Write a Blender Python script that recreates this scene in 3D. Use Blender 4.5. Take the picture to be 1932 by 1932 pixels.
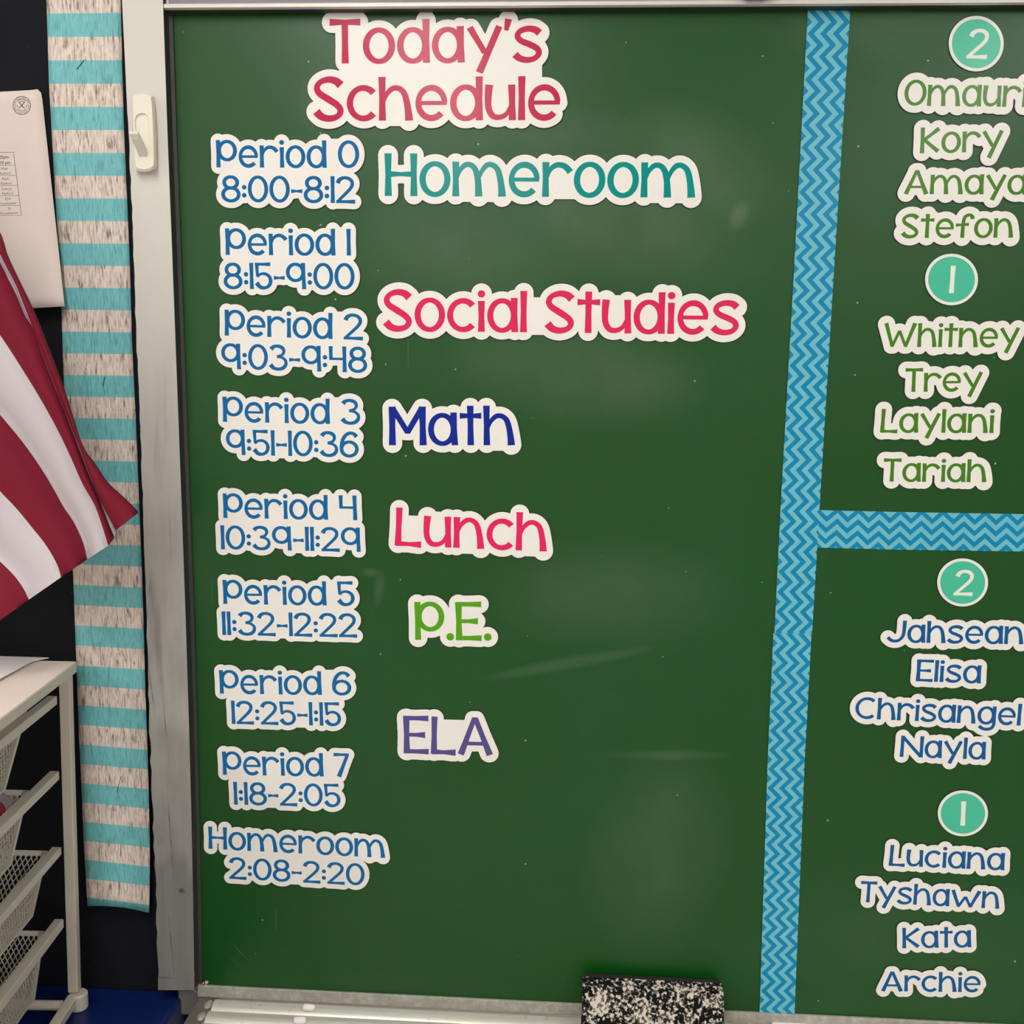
import bpy, bmesh, math, random
import numpy as np
from mathutils import Vector, Matrix
from mathutils.geometry import tessellate_polygon

random.seed(7)
for o in list(bpy.data.objects):
    bpy.data.objects.remove(o)
SC = bpy.context.scene
COL = SC.collection

# ------------------------------------------------------------------ camera
F = 1930.0
C0 = 966.0
D = 1.27                      # camera to chalkboard surface
CAMZ = 1.72
CAM = Vector((0.0, -D, CAMZ))
PITCH, YAW, ROLL = math.radians(7.78859434), math.radians(3.28879649), math.radians(0.80454718)


def rot():
    ct, st = math.cos(PITCH), math.sin(PITCH)
    A = np.array([[1, 0, 0], [0, 0, -1], [0, 1, 0]], float)
    Rx = np.array([[1, 0, 0], [0, ct, -st], [0, st, ct]])
    cy, sy = math.cos(YAW), math.sin(YAW)
    Rz = np.array([[cy, sy, 0], [-sy, cy, 0], [0, 0, 1]])
    cr, sr = math.cos(ROLL), math.sin(ROLL)
    Rr = np.array([[cr, -sr, 0], [sr, cr, 0], [0, 0, 1]])
    return Rr @ Rx @ A @ Rz


RM = rot()                    # world -> camera (x right, y down, z forward)
cd = bpy.data.cameras.new('camera')
cam = bpy.data.objects.new('camera', cd)
COL.objects.link(cam)
M3 = np.array([RM[0], -RM[1], -RM[2]]).T
mw = Matrix.Identity(4)
for i in range(3):
    for j in range(3):
        mw[i][j] = M3[i][j]
mw.translation = CAM
cam.matrix_world = mw
cd.sensor_fit = 'HORIZONTAL'
cd.sensor_width = 36.0
cd.lens = 36.0 * F / 1932.0
cd.clip_start = 0.05
SC.camera = cam

# ------------------------------------------------------------------ world, exposure
wd = bpy.data.worlds.new('world')
SC.world = wd
wd.use_nodes = True
wd.node_tree.nodes['Background'].inputs[0].default_value = (1, 0.96, 0.92, 1)
wd.node_tree.nodes['Background'].inputs[1].default_value = 0.3
SC.view_settings.view_transform = 'Standard'
SC.view_settings.look = 'None'
SC.view_settings.gamma = 1.0
SC.view_settings.exposure = 0.0
SC.view_settings.use_curve_mapping = False
LAMP = 25.5                   # emission of the ceiling lamps' diffusers


# ------------------------------------------------------------------ helpers
def ray(px, py):
    d = RM.T @ np.array([(px - C0) / F, (py - C0) / F, 1.0])
    return Vector(d)


def at(px, py, Y=0.0):
    d = ray(px, py)
    t = (Y - CAM.y) / d.y
    return CAM + d * t


def atz(px, py, Z):
    d = ray(px, py)
    return CAM + d * ((Z - CAM.z) / d.z)


def lin(c):
    def f(v):
        v /= 255.0
        return v / 12.92 if v <= 0.04045 else ((v + 0.055) / 1.055) ** 2.4
    return (f(c[0]), f(c[1]), f(c[2]), 1.0)


def mat(name, rgb, rough=0.5, metal=0.0, spec=0.5):
    m = bpy.data.materials.new(name)
    m.use_nodes = True
    b = m.node_tree.nodes['Principled BSDF']
    b.inputs['Base Color'].default_value = lin(rgb)
    b.inputs['Roughness'].default_value = rough
    b.inputs['Metallic'].default_value = metal
    b.inputs['Specular IOR Level'].default_value = spec
    return m


class NT:
    """small node helper"""
    def __init__(s, m):
        s.t = m.node_tree
        s.b = s.t.nodes['Principled BSDF']

    def n(s, typ, **kw):
        x = s.t.nodes.new(typ)
        for k, v in kw.items():
            setattr(x, k, v)
        return x

    def l(s, a, b):
        s.t.links.new(a, b)

    def math(s, op, a, b=None, c=None, clamp=False):
        x = s.n('ShaderNodeMath', operation=op, use_clamp=clamp)
        for i, v in enumerate((a, b, c)):
            if v is None:
                continue
            if isinstance(v, (int, float)):
                x.inputs[i].default_value = v
            else:
                s.l(v, x.inputs[i])
        return x.outputs[0]

    def mix(s, f, a, b):
        x = s.n('ShaderNodeMix', data_type='RGBA')
        for i, v in ((0, f), (6, a), (7, b)):
            if isinstance(v, (int, float)):
                x.inputs[i].default_value = v
            elif isinstance(v, tuple):
                x.inputs[i].default_value = v
            else:
                s.l(v, x.inputs[i])
        return x.outputs[2]

    def obj(s, scale=(1, 1, 1), loc=(0, 0, 0), rotz=(0, 0, 0), uv=False):
        tc = s.n('ShaderNodeTexCoord')
        mp = s.n('ShaderNodeMapping')
        mp.inputs['Scale'].default_value = scale
        mp.inputs['Location'].default_value = loc
        mp.inputs['Rotation'].default_value = rotz
        s.l(tc.outputs['UV' if uv else 'Object'], mp.inputs[0])
        return mp.outputs[0]

    def noise(s, vec, scale, detail=2.0, rough=0.5):
        x = s.n('ShaderNodeTexNoise')
        s.l(vec, x.inputs['Vector'])
        x.inputs['Scale'].default_value = scale
        x.inputs['Detail'].default_value = detail
        x.inputs['Roughness'].default_value = rough
        return x.outputs['Fac']

    def ramp(s, f, lo, hi, a=0.0, b=1.0):
        x = s.n('ShaderNodeMapRange')
        s.l(f, x.inputs[0])
        x.inputs[1].default_value = lo
        x.inputs[2].default_value = hi
        x.inputs[3].default_value = a
        x.inputs[4].default_value = b
        return x.outputs[0]

    def sep(s, vec):
        x = s.n('ShaderNodeSeparateXYZ')
        s.l(vec, x.inputs[0])
        return x.outputs


def tag(o, label=None, cat=None, group=None, kind=None):
    if label:
        o['label'] = label
    if cat:
        o['category'] = cat
    if group:
        o['group'] = group
    if kind:
        o['kind'] = kind
    return o


ORG = {}


class MB:
    def __init__(s):
        s.v, s.f, s.uv, s.mi = [], [], {}, []

    def quad(s, a, b, c, d, uv=None):
        i = len(s.v)
        s.v += [Vector(a), Vector(b), Vector(c), Vector(d)]
        s.f.append((i, i + 1, i + 2, i + 3))
        if uv:
            s.uv[len(s.f) - 1] = uv

    def poly(s, pts):
        i = len(s.v)
        s.v += [Vector(p) for p in pts]
        s.f.append(tuple(range(i, i + len(pts))))

    def hexa(s, p):
        """8 corners: bottom 4 (loop), top 4 (loop)"""
        i = len(s.v)
        s.v += [Vector(q) for q in p]
        for f in ((3, 2, 1, 0), (4, 5, 6, 7), (0, 1, 5, 4), (1, 2, 6, 5), (2, 3, 7, 6), (3, 0, 4, 7)):
            s.f.append(tuple(i + k for k in f))

    def box(s, a, b):
        x0, y0, z0 = a
        x1, y1, z1 = b
        s.hexa([(x0, y0, z0), (x1, y0, z0), (x1, y1, z0), (x0, y1, z0),
                (x0, y0, z1), (x1, y0, z1), (x1, y1, z1), (x0, y1, z1)])

    def obox(s, o, ax, ay, az):
        """box from corner o with three edge vectors"""
        o, ax, ay, az = map(Vector, (o, ax, ay, az))
        s.hexa([o, o + ax, o + ax + ay, o + ay, o + az, o + ax + az, o + ax + ay + az, o + ay + az])

    def tube(s, pts, r, n=10, cap=True):
        pts = [Vector(p) for p in pts]
        rr = r if isinstance(r, (list, tuple)) else [r] * len(pts)
        rings = []
        up = None
        for k, p in enumerate(pts):
            a = pts[max(k - 1, 0)]
            b = pts[min(k + 1, len(pts) - 1)]
            d = (b - a).normalized()
            if up is None:
                up = Vector((0, 0, 1)) if abs(d.z) < .9 else Vector((1, 0, 0))
            x = d.cross(up).normalized()
            up = x.cross(d).normalized()
            i = len(s.v)
            for q in range(n):
                t = 2 * math.pi * q / n
                s.v.append(p + (x * math.cos(t) + up * math.sin(t)) * rr[k])
            rings.append(i)
        for a, b in zip(rings, rings[1:]):
            for q in range(n):
                s.f.append((a + q, a + (q + 1) % n, b + (q + 1) % n, b + q))
        if cap:
            s.f.append(tuple(rings[0] + q for q in reversed(range(n))))
            s.f.append(tuple(rings[-1] + q for q in range(n)))

    def extrude(s, pts, vec):
        """closed polygon pts extruded by vec"""
        n = len(pts)
        i = len(s.v)
        vec = Vector(vec)
        s.v += [Vector(p) for p in pts] + [Vector(p) + vec for p in pts]
        s.f.append(tuple(i + k for k in range(n)))
        s.f.append(tuple(i + n + k for k in reversed(range(n))))
        for k in range(n):
            q = (k + 1) % n
            s.f.append((i + k, i + n + k, i + n + q, i + q))

    def build(s, name, m, parent=None, origin=None, smooth=False, bevel=0.0, weld=True, recalc=True):
        if parent is not None:
            org = ORG[parent.name]
        elif origin is not None:
            org = Vector(origin)
        else:
            org = Vector((0, 0, 0))
        me = bpy.data.meshes.new(name)
        me.from_pydata([tuple(v - org) for v in s.v], [], s.f)
        if s.uv:
            ul = me.uv_layers.new(name='UVMap')
            for p in me.polygons:
                u = s.uv.get(p.index)
                if u:
                    for k, li in enumerate(p.loop_indices):
                        ul.data[li].uv = u[k]
        if recalc:
            bm = bmesh.new()
            bm.from_mesh(me)
            if weld:
                bmesh.ops.remove_doubles(bm, verts=bm.verts, dist=1e-6)
            bmesh.ops.recalc_face_normals(bm, faces=bm.faces)
            bm.to_mesh(me)
            bm.free()
        if smooth:
            for p in me.polygons:
                p.use_smooth = True
        me.materials.append(m)
        o = bpy.data.objects.new(name, me)
        COL.objects.link(o)
        if parent is not None:
            o.parent = parent
        else:
            o.location = org
        ORG[o.name] = org
        if bevel:
            b = o.modifiers.new('bevel', 'BEVEL')
            b.width = bevel
            b.segments = 3
            b.limit_method = 'ANGLE'
        return o


def empty(name, loc):
    o = bpy.data.objects.new(name, None)
    COL.objects.link(o)
    o.location = loc
    o.empty_display_size = 0.02
    ORG[o.name] = Vector(loc)
    return o


def interp(poly, y):
    """polyline of (x,y), x at y"""
    ys = [p[1] for p in poly]
    xs = [p[0] for p in poly]
    if y <= ys[0]:
        k = 0
    elif y >= ys[-1]:
        k = len(ys) - 2
    else:
        k = max(i for i in range(len(ys) - 1) if ys[i] <= y)
    t = (y - ys[k]) / (ys[k + 1] - ys[k])
    return xs[k] + (xs[k + 1] - xs[k]) * t


# ------------------------------------------------------------------ materials
M = {}
# green chalkboard enamel with chalk haze, smears and specks
m = M['green'] = mat('chalkboard_green', (30, 84, 36), 0.34, 0, 0.42)
g = NT(m)
ov = g.obj()
n1 = g.noise(ov, 2.2, 3, .55)
base = g.mix(g.ramp(n1, .35, .7), lin((4, 68, 6)), lin((10, 73, 24)))
n2 = g.noise(g.obj((4, 4, 2.6), rotz=(0, .5, 0)), 2.6, 6, .62)


def blob(cx, cz, rx, rz, ang=0.0, g=g):
    mp = g.n('ShaderNodeMapping', vector_type='TEXTURE')
    mp.inputs['Location'].default_value = (cx, 0, cz)
    mp.inputs['Rotation'].default_value = (0, ang, 0)
    mp.inputs['Scale'].default_value = (rx, 1, rz)
    tc = g.n('ShaderNodeTexCoord')
    g.l(tc.outputs['Object'], mp.inputs[0])
    s3 = g.sep(mp.outputs[0])
    d = g.math('SQRT', g.math('ADD', g.math('MULTIPLY', s3[0], s3[0]), g.math('MULTIPLY', s3[2], s3[2])))
    return g.ramp(d, 1.0, .25, 0, 1)


def pblob(px, py, rx, ry, ang=0.0, g=g):
    p = at(px, py) - at(900, 1888)
    q = D / F
    return blob(p.x, p.z, rx * q, ry * q, ang, g)


haze = None
for (px, py, rx, ry, a, st) in (
        (1240, 1620, 150, 250, .15, .3), (1150, 400, 330, 150, .25, .42), (950, 240, 380, 60, .1, .35),
        (1090, 700, 260, 110, .1, .45), (900, 470, 260, 120, 0, .35), (1395, 405, 26, 40, .4, .9),
        (1150, 1120, 260, 120, 0, .28), (1330, 330, 190, 120, .6, .4), (600, 190, 40, 60, 0, .4),
        (1260, 1425, 130, 14, -.03, .4), (1080, 1250, 190, 16, -.22, .35), (700, 1080, 22, 10, 0, .6),
        (715, 1110, 12, 45, .1, .5), (1700, 1800, 330, 200, 0, .16), (452, 1795, 1.6, 36, -.75, .8), (440, 1812, 1.4, 30, -.8, .6), (521, 1735, 1.6, 34, .05, .7), (400, 1115, 1.5, 40, 0, .5), (770, 660, 1.6, 40, 0, .5), (1060, 775, 1.4, 24, -.3, .5), (1650, 60, 200, 60, 0, .25)):
    b_ = g.math('MULTIPLY', pblob(px, py, rx, ry, a), st)
    haze = b_ if haze is None else g.math('MAXIMUM', haze, b_)
hz = g.math('MULTIPLY', haze, g.ramp(n2, .34, .70, .38, 1.0))
vo = g.n('ShaderNodeTexVoronoi', voronoi_dimensions='2D')
g.l(g.obj(rotz=(math.pi / 2, 0, 0)), vo.inputs['Vector'])
vo.inputs['Scale'].default_value = 11.0
vs = g.n('ShaderNodeSeparateColor')
g.l(vo.outputs['Color'], vs.inputs[0])
sp = g.math('MULTIPLY', g.math('LESS_THAN', vo.outputs['Distance'], g.math('MULTIPLY', vs.outputs[1], .014)), g.math('GREATER_THAN', vs.outputs[0], .55))
c1 = g.mix(g.math('MULTIPLY', hz, .33), base, lin((150, 160, 140)))
c2 = g.mix(g.math('MULTIPLY', sp, .7), c1, lin((190, 200, 175)))
g.l(c2, g.b.inputs['Base Color'])
g.l(g.ramp(hz, 0, .6, .34, .58), g.b.inputs['Roughness'])

# painted, grimy frame wood
m = M['frame'] = mat('grimy_white_paint', (214, 210, 204), 0.5)
g = NT(m)
s3 = g.sep(g.obj())
zt, zb = at(300, 350, -.018).z - at(900, 1888).z, at(300, 1860, -.018).z - at(900, 1888).z
h = g.ramp(s3[2], zb, zt, 1, 0)
st = g.noise(g.obj((60, 60, 3.5)), 1.0, 5, .6)
bl = g.noise(g.obj((9, 9, 4)), 1.0, 4, .6)
dirt = g.math('ADD', g.math('MULTIPLY', g.math('POWER', h, .8), 1.15), g.math('MULTIPLY', g.math('MULTIPLY', g.math('SUBTRACT', bl, .5), 1.6), g.math('ADD', h, .12)), clamp=True)
dirt = g.math('MULTIPLY', dirt, g.ramp(st, .3, .7, .85, 1.0))
smear = g.math('MULTIPLY', pblob(318, 800, 16, 150, .12, g), g.ramp(g.noise(g.obj((90, 90, 6), (1, 0, 0)), 1.0, 4, .6), .35, .65))
smear = g.math('MAXIMUM', smear, g.math('MULTIPLY', pblob(305, 1180, 14, 150, -.08, g), g.ramp(st, .4, .62)))
dirt = g.math('ADD', dirt, g.math('MULTIPLY', smear, .38), clamp=True)
knot = pblob(352, 1668, 9, 8, 0, g)
for (cx_, cy_, rx_, ry_, a_) in ((331, 1560, 2.0, 130, -.03), (333, 1770, 2.2, 90, -.06), (291, 1130, 2.0, 60, .12), (296, 1290, 1.8, 70, -.1), (321, 1345, 1.6, 55, -.05), (318, 1830, 34, 2.0, .03), (331, 1000, 1.4, 60, 0)):
    knot = g.math('MAXIMUM', knot, g.math('MULTIPLY', pblob(cx_, cy_, rx_, ry_, a_, g), g.ramp(g.noise(g.obj((60, 60, 60)), 1.0, 2), .35, .6, .15, .75)))
c1 = g.mix(dirt, lin((205, 200, 193)), lin((110, 108, 105)))
fl = g.ramp(g.noise(g.obj((170, 170, 45)), 1.0, 3, .7), .7, .76)
c2 = g.mix(g.math('MULTIPLY', fl, .55), c1, lin((92, 86, 82)))
cr = g.ramp(g.noise(g.obj((50, 50, 5), (3, 1, 2)), 1.0, 6, .7), .66, .7)
c2 = g.mix(g.math('MULTIPLY', g.math('MULTIPLY', cr, h), .65), c2, lin((88, 84, 82)))
c2 = g.mix(g.math('MULTIPLY', knot, .85), c2, lin((52, 46, 42)))
g.l(c2, g.b.inputs['Base Color'])
bp_ = g.n('ShaderNodeBump')
bp_.inputs['Strength'].default_value = .12
bp_.inputs['Distance'].default_value = .002
g.l(st, bp_.inputs['Height'])
g.l(bp_.outputs[0], g.b.inputs['Normal'])

m = M['alu'] = mat('brushed_aluminium', (205, 200, 188), 0.32, .4)
g = NT(m)
st = g.noise(g.obj((4, 300, 300)), 1.0, 4, .6)
ft = g.ramp(g.noise(g.obj((70, 70, 70)), 1.0, 4, .7), .62, .72)
c1 = g.mix(g.ramp(st, .3, .7), lin((232, 228, 218)), lin((216, 211, 201)))
c2 = g.mix(g.math('MULTIPLY', ft, .5), c1, lin((150, 143, 132)))
g.l(c2, g.b.inputs['Base Color'])
M['trim'] = mat('dull_aluminium_trim', (168, 165, 156), .5, .2)
g = NT(M['trim'])
ft = g.ramp(g.noise(g.obj((120, 120, 120)), 1.0, 5, .7), .45, .7)
g.l(g.mix(g.math('MULTIPLY', ft, .7), lin((158, 155, 146)), lin((200, 196, 182))), g.b.inputs['Base Color'])
M['rail'] = mat('pale_aluminium_rail', (208, 203, 198), .4, .15)
M['reveal_shade'] = mat('shade_dark_reveal', (46, 49, 42), .6)  # shade of the frame's inner side and rail underside, put into the colour
M['channel'] = mat('shade_grey_channel', (128, 126, 134), .5)  # grey carries the shade inside the rail's groove
M['plastic_dark'] = mat('dark_grey_cap', (104, 100, 94), .5)
M['rubber'] = mat('dark_rubber', (44, 43, 43), .6)
M['caulk'] = mat('yellowed_caulk', (196, 180, 140), .7)

# black backing paper with lint
m = M['black'] = mat('black_paper', (27, 28, 31), .85, 0, .15)
g = NT(m)
vo = g.n('ShaderNodeTexVoronoi', voronoi_dimensions='2D')
g.l(g.obj(rotz=(math.pi / 2, 0, 0)), vo.inputs['Vector'])
vo.inputs['Scale'].default_value = 40.0
vs = g.n('ShaderNodeSeparateColor')
g.l(vo.outputs['Color'], vs.inputs[0])
sp = g.math('MULTIPLY', g.math('LESS_THAN', vo.outputs['Distance'], .035), g.math('GREATER_THAN', vs.outputs[0], .86))
nz = g.noise(g.obj(), 5.0, 3)
g.l(g.mix(g.math('MULTIPLY', sp, .5), g.mix(nz, lin((14, 16, 22)), lin((26, 28, 32))), lin((90, 90, 92))), g.b.inputs['Base Color'])

# striped border: teal bands on whitewashed wood print
m = M['border'] = mat('striped_border_print', (220, 200, 190), .55)
g = NT(m)
s3 = g.sep(g.obj(uv=True))          # u across in m, v down in periods
fr = g.math('FRACT', s3[1])
teal = g.math('LESS_THAN', fr, .5)
sv = g.obj((420, 3.0, 1), uv=True)
k1 = g.noise(sv, 1.0, 5, .65)
ks = g.ramp(k1, .44, .64)
k2 = g.noise(g.obj((150, 1.6, 1), (5, 2, 0), uv=True), 1.0, 3, .6)
ks2 = g.ramp(k2, .47, .58)
k3 = g.noise(g.obj((520, 2.6, 1), uv=True), 1.0, 2, .6)
spk = g.ramp(k3, .48, .6)
wood = g.mix(g.math('MULTIPLY', ks, .75), lin((226, 211, 200)), lin((168, 146, 136)))
wood = g.mix(g.math('MULTIPLY', g.math('MULTIPLY', ks2, spk), .8), wood, lin((84, 70, 66)))
tl = g.mix(g.math('MULTIPLY', ks, .6), lin((116, 188, 190)), lin((66, 152, 164)))
tl = g.mix(g.math('MULTIPLY', g.math('MULTIPLY', ks2, spk), .5), tl, lin((58, 118, 124)))
g.l(g.mix(teal, wood, tl), g.b.inputs['Base Color'])


# chevron tape; uv in metres, u along the run, v across
def chevron(name, per, amp, pitch, off):
    m = mat(name, (20, 140, 180), .28, 0, .25)
    g = NT(m)
    s3 = g.sep(g.obj(uv=True))
    t = g.math('FRACT', g.math('ADD', g.math('DIVIDE', s3[0], per), off[0]))
    tri = g.math('ABSOLUTE', g.math('SUBTRACT', t, .5))                  # 0..0.5
    w = g.math('ADD', s3[1], g.math('MULTIPLY', tri, 2 * amp))
    fr = g.math('FRACT', g.math('ADD', g.math('DIVIDE', w, pitch), off[1]))
    dk = g.math('LESS_THAN', fr, .5)
    gr = g.noise(g.obj((1, 1, 1), uv=True), 900, 2)
    a = g.mix(gr, lin((0, 126, 170)), lin((4, 134, 178)))
    b = g.mix(gr, lin((104, 176, 192)), lin((112, 184, 198)))
    g.l(g.mix(dk, b, a), g.b.inputs['Base Color'])
    return m


q = D / F
M['chevron'] = chevron('chevron_tape_print', 38.6 * q, 18.5 * q, 22.0 * q, (0.0, .1))
M['chevron_h'] = chevron('chevron_tape_print_level', 38.8 * q, 18.0 * q, 21.2 * q, (.1, .45))

m = M['card'] = mat('laminated_white_card', (232, 226, 217), .3, 0, .3)
g = NT(m)
nz = g.noise(g.obj(), 30, 3)
g.l(g.mix(nz, lin((234, 232, 227)), lin((229, 225, 218))), g.b.inputs['Base Color'])
M['card_shadow_rim'] = mat('shadow_rim', (14, 18, 11), .5)  # dark rim put in for the shadow halo around each card
for k, c in dict(crimson=(186, 36, 74), rose=(214, 38, 88), teal=(0, 138, 134), blue=(8, 98, 155), navy=(2, 36, 142),
                 pink=(222, 34, 94), lime=(84, 156, 22), purple=(84, 74, 134), leaf=(70, 122, 34), sea=(14, 86, 144)).items():
    M['ink_' + k] = mat('ink_' + k, c, .2, 0, .22)
M['disc_face'] = mat('aqua_disc', (70, 184, 152), .22, 0, .3)
M['disc_num'] = mat('disc_white', (226, 230, 216), .38)
M['notice'] = mat('copy_paper', (222, 206, 199), .8, 0, .2)
M['toner'] = mat('toner_print', (70, 62, 62), .7)
M['hook'] = mat('cream_plastic', (226, 221, 205), .32)
M['wire'] = mat('cream_enamel_steel', (200, 193, 180), .38)
M['mesh'] = mat('enamel_mesh', (184, 178, 166), .42)
M['top'] = mat('pale_melamine', (246, 228, 217), .4)
M['rim'] = mat('melamine_edge', (204, 197, 184), .45)
M['sheet'] = mat('white_sheet', (240, 234, 234), .7, 0, .2)
M['sheet_dark'] = mat('grey_sheet', (176, 166, 162), .7, 0, .2)
M['red_tape'] = mat('red_core', (150, 22, 34), .5)
M['grey_tape'] = mat('grey_roll', (150, 142, 146), .5)
M['staple'] = mat('staple_steel', (66, 66, 66), .4, .6)

m = M['bluetop'] = mat('blue_cabinet_paint', (2, 40, 112), .42)
g = NT(m)
nz = g.noise(g.obj(), 320, 2)
g.l(g.mix(g.ramp(nz, .72, .78), lin((2, 28, 84)), lin((40, 80, 140))), g.b.inputs['Base Color'])

# felt eraser clogged with chalk
m = M['felt'] = mat('chalky_black_felt', (26, 26, 26), .95, 0, .1)
g = NT(m)
a = g.noise(g.obj((230, 230, 230)), 1.0, 4, .62)
b = g.noise(g.obj((40, 40, 40), (2, 2, 5)), 1.0, 3, .6)
f1 = g.ramp(g.math('ADD', a, g.math('MULTIPLY', g.math('SUBTRACT', b, .5), .55)), .50, .58)
g1 = g.ramp(b, .5, .62)
c1 = g.mix(g1, lin((20, 20, 21)), lin((96, 88, 80)))
c2 = g.mix(f1, c1, lin((206, 198, 184)))
g.l(c2, g.b.inputs['Base Color'])
bpn = g.n('ShaderNodeBump')
bpn.inputs['Strength'].default_value = .8
bpn.inputs['Distance'].default_value = .002
g.l(a, bpn.inputs['Height'])
g.l(bpn.outputs[0], g.b.inputs['Normal'])
M['wood_dark'] = mat('dark_wood', (30, 27, 25), .5)

# flag cloth: v counts the stripes, odd ones white
m = M['flag'] = mat('flag_cloth', (150, 20, 45), .8, 0, .2)
g = NT(m)
s3 = g.sep(g.obj(uv=True))
par = g.math('GREATER_THAN', g.math('FRACT', g.math('MULTIPLY', s3[1], .5)), .5)
wv = g.noise(g.obj((700, 90, 1), uv=True), 1.0, 2)
rd = g.mix(wv, lin((110, 18, 38)), lin((121, 22, 44)))
wh = g.mix(wv, lin((188, 181, 187)), lin((197, 190, 194)))
g.l(g.mix(par, rd, wh), g.b.inputs['Base Color'])
M['pole'] = mat('varnished_pole', (150, 105, 60), .4)
M['brass'] = mat('brass_bracket', (170, 140, 70), .35, .8)

M['wall'] = mat('painted_wall', (222, 218, 212), .8, 0, .2)
M['floor'] = mat('floor_tile', (150, 140, 126), .5)
g = NT(M['floor'])
br = g.n('ShaderNodeTexChecker')
g.l(g.obj(), br.inputs['Vector'])
br.inputs['Scale'].default_value = 3.3
br.inputs['Color1'].default_value = lin((196, 192, 186))
br.inputs['Color2'].default_value = lin((184, 180, 174))
g.l(br.outputs['Color'], g.b.inputs['Base Color'])
M['ceil'] = mat('ceiling_tile', (226, 222, 214), .9, 0, .1)

# ------------------------------------------------------------------ the room
X0, X1, YB, H = -3.4, 3.8, -6.2, 2.85
mb = MB(); mb.box((X0, YB, -.1), (X1, .12, 0)); tag(mb.build('floor', M['floor']), kind='structure')
mb = MB(); mb.box((X0, YB, H), (X1, .12, H + .1)); tag(mb.build('ceiling', M['ceil']), kind='structure')
mb = MB(); mb.box((X0, .02, 0), (X1, .12, H)); tag(mb.build('wall_back', M['wall']), kind='structure')
mb = MB(); mb.box((X0 - .1, YB, 0), (X0, .12, H)); tag(mb.build('wall_left', M['wall']), kind='structure')
mb = MB(); mb.box((X1, YB, 0), (X1 + .1, .12, H)); tag(mb.build('wall_right', M['wall']), kind='structure')
mb = MB(); mb.box((X0, YB - .1, 0), (X1, YB, H)); tag(mb.build('wall_front', M['wall']), kind='structure')

# ceiling lamps: long narrow fluorescent fixtures in rows running away from the board
em = bpy.data.materials.new('lamp_diffuser')
em.use_nodes = True
eb = em.node_tree.nodes['Principled BSDF']
eb.inputs['Base Color'].default_value = (.9, .9, .9, 1)
eb.inputs['Emission Color'].default_value = (1.0, .985, .965, 1)
eb.inputs['Emission Strength'].default_value = LAMP
M['lampbody'] = mat('lamp_housing', (230, 230, 226), .4)
row_names = {-2.6: 'left', -.52: 'middle', 1.55: 'right'}
for lx, where in row_names.items():
    for ly, when in ((-1.35, 'nearest the chalkboard'), (-2.95, 'second from the chalkboard'), (-4.6, 'farthest from the chalkboard')):
        t = empty('ceiling_lamp', (lx, ly, H))
        tag(t, 'long white fluorescent ceiling lamp in the %s row, %s' % (where, when), 'lamp', 'fluorescent lamps on the ceiling')
        mb = MB(); mb.box((lx - .1, ly - .7, H - .045), (lx + .1, ly + .7, H - .002)); mb.build('housing', M['lampbody'], t)
        mb = MB(); mb.box((lx - .075, ly - .68, H - .062), (lx + .075, ly + .68, H - .046)); mb.build('diffuser', em, t)

# ------------------------------------------------------------------ chalkboard
YF = -.018                      # front of the frame
LEFT_OUT = [(229, -40), (230, 0), (236, 120), (239, 186), (243, 250), (249, 400), (252, 480), (256, 600), (260, 700), (264, 800), (268, 900),
            (271, 1000), (275, 1130), (278, 1230), (280, 1300), (283, 1400), (287, 1500), (291, 1600), (295, 1720), (298, 1800), (300, 1868)]
LEFT_IN = [(306, -40), (308, 13), (316, 250), (325, 480), (334, 720), (343, 960), (350.5, 1170), (357, 1380), (361, 1532), (364.5, 1700), (367, 1866)]
XR = 1.62
zTop = at(900, 13, YF).z
zBot = at(900, 1888, 0).z
zBotL = at(400, 1861, 0).z
board = empty('chalkboard', (at(900, 1888).x, 0, zBot))
tag(board, 'large green chalkboard in a pale metal and painted wood frame, covered with word cutouts', 'chalkboard')
mb = MB()
xl = at(326, 900, 0).x
mb.box((xl, 0, zBot - .012), (XR, .02, zTop + .05))
mb.build('writing_surface', M['green'], board)
# left stile
mb = MB()
ys = list(range(-40, 1870, 18)) + [1868]
rnd = random.Random(3)
ring = []
for y in ys:
    jag = rnd.uniform(-1.1, 1.1) if y > 200 else 0
    if y > 1280:
        jag *= 1.6
    a = at(interp(LEFT_OUT, y) + jag, y, YF)
    b = at(interp(LEFT_IN, y), y, YF)
    ring.append((a, b))
for (a0, b0), (a1, b1) in zip(ring, ring[1:]):
    mb.quad(a0, b0, b1, a1)
    mb.quad((a0.x, .0115, a0.z), a0, a1, (a1.x, .0115, a1.z))
a, b = ring[-1]
mb.quad(a, b, (b.x, .0115, b.z), (a.x, .0115, a.z))
a, b = ring[0]
mb.quad(a, b, (b.x, .0115, b.z), (a.x, .0115, a.z))
fr = mb.build('left_frame', M['frame'], board)
fr['label'] = 'scuffed off-white painted frame, dirtier towards the bottom'
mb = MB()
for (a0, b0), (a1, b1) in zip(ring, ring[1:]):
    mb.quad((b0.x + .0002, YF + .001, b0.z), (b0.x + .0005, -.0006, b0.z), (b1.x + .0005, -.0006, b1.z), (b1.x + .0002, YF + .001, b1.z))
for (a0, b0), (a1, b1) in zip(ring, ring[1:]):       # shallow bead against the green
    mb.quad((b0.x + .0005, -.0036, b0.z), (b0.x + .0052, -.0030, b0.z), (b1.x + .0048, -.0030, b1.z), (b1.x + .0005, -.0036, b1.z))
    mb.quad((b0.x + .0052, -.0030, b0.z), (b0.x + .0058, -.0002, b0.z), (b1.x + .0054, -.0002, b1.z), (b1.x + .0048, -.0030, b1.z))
mb.build('frame_reveal', M['reveal_shade'], board, recalc=False)  # inner side of the frame, coloured dark for the shade it lies in
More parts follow.
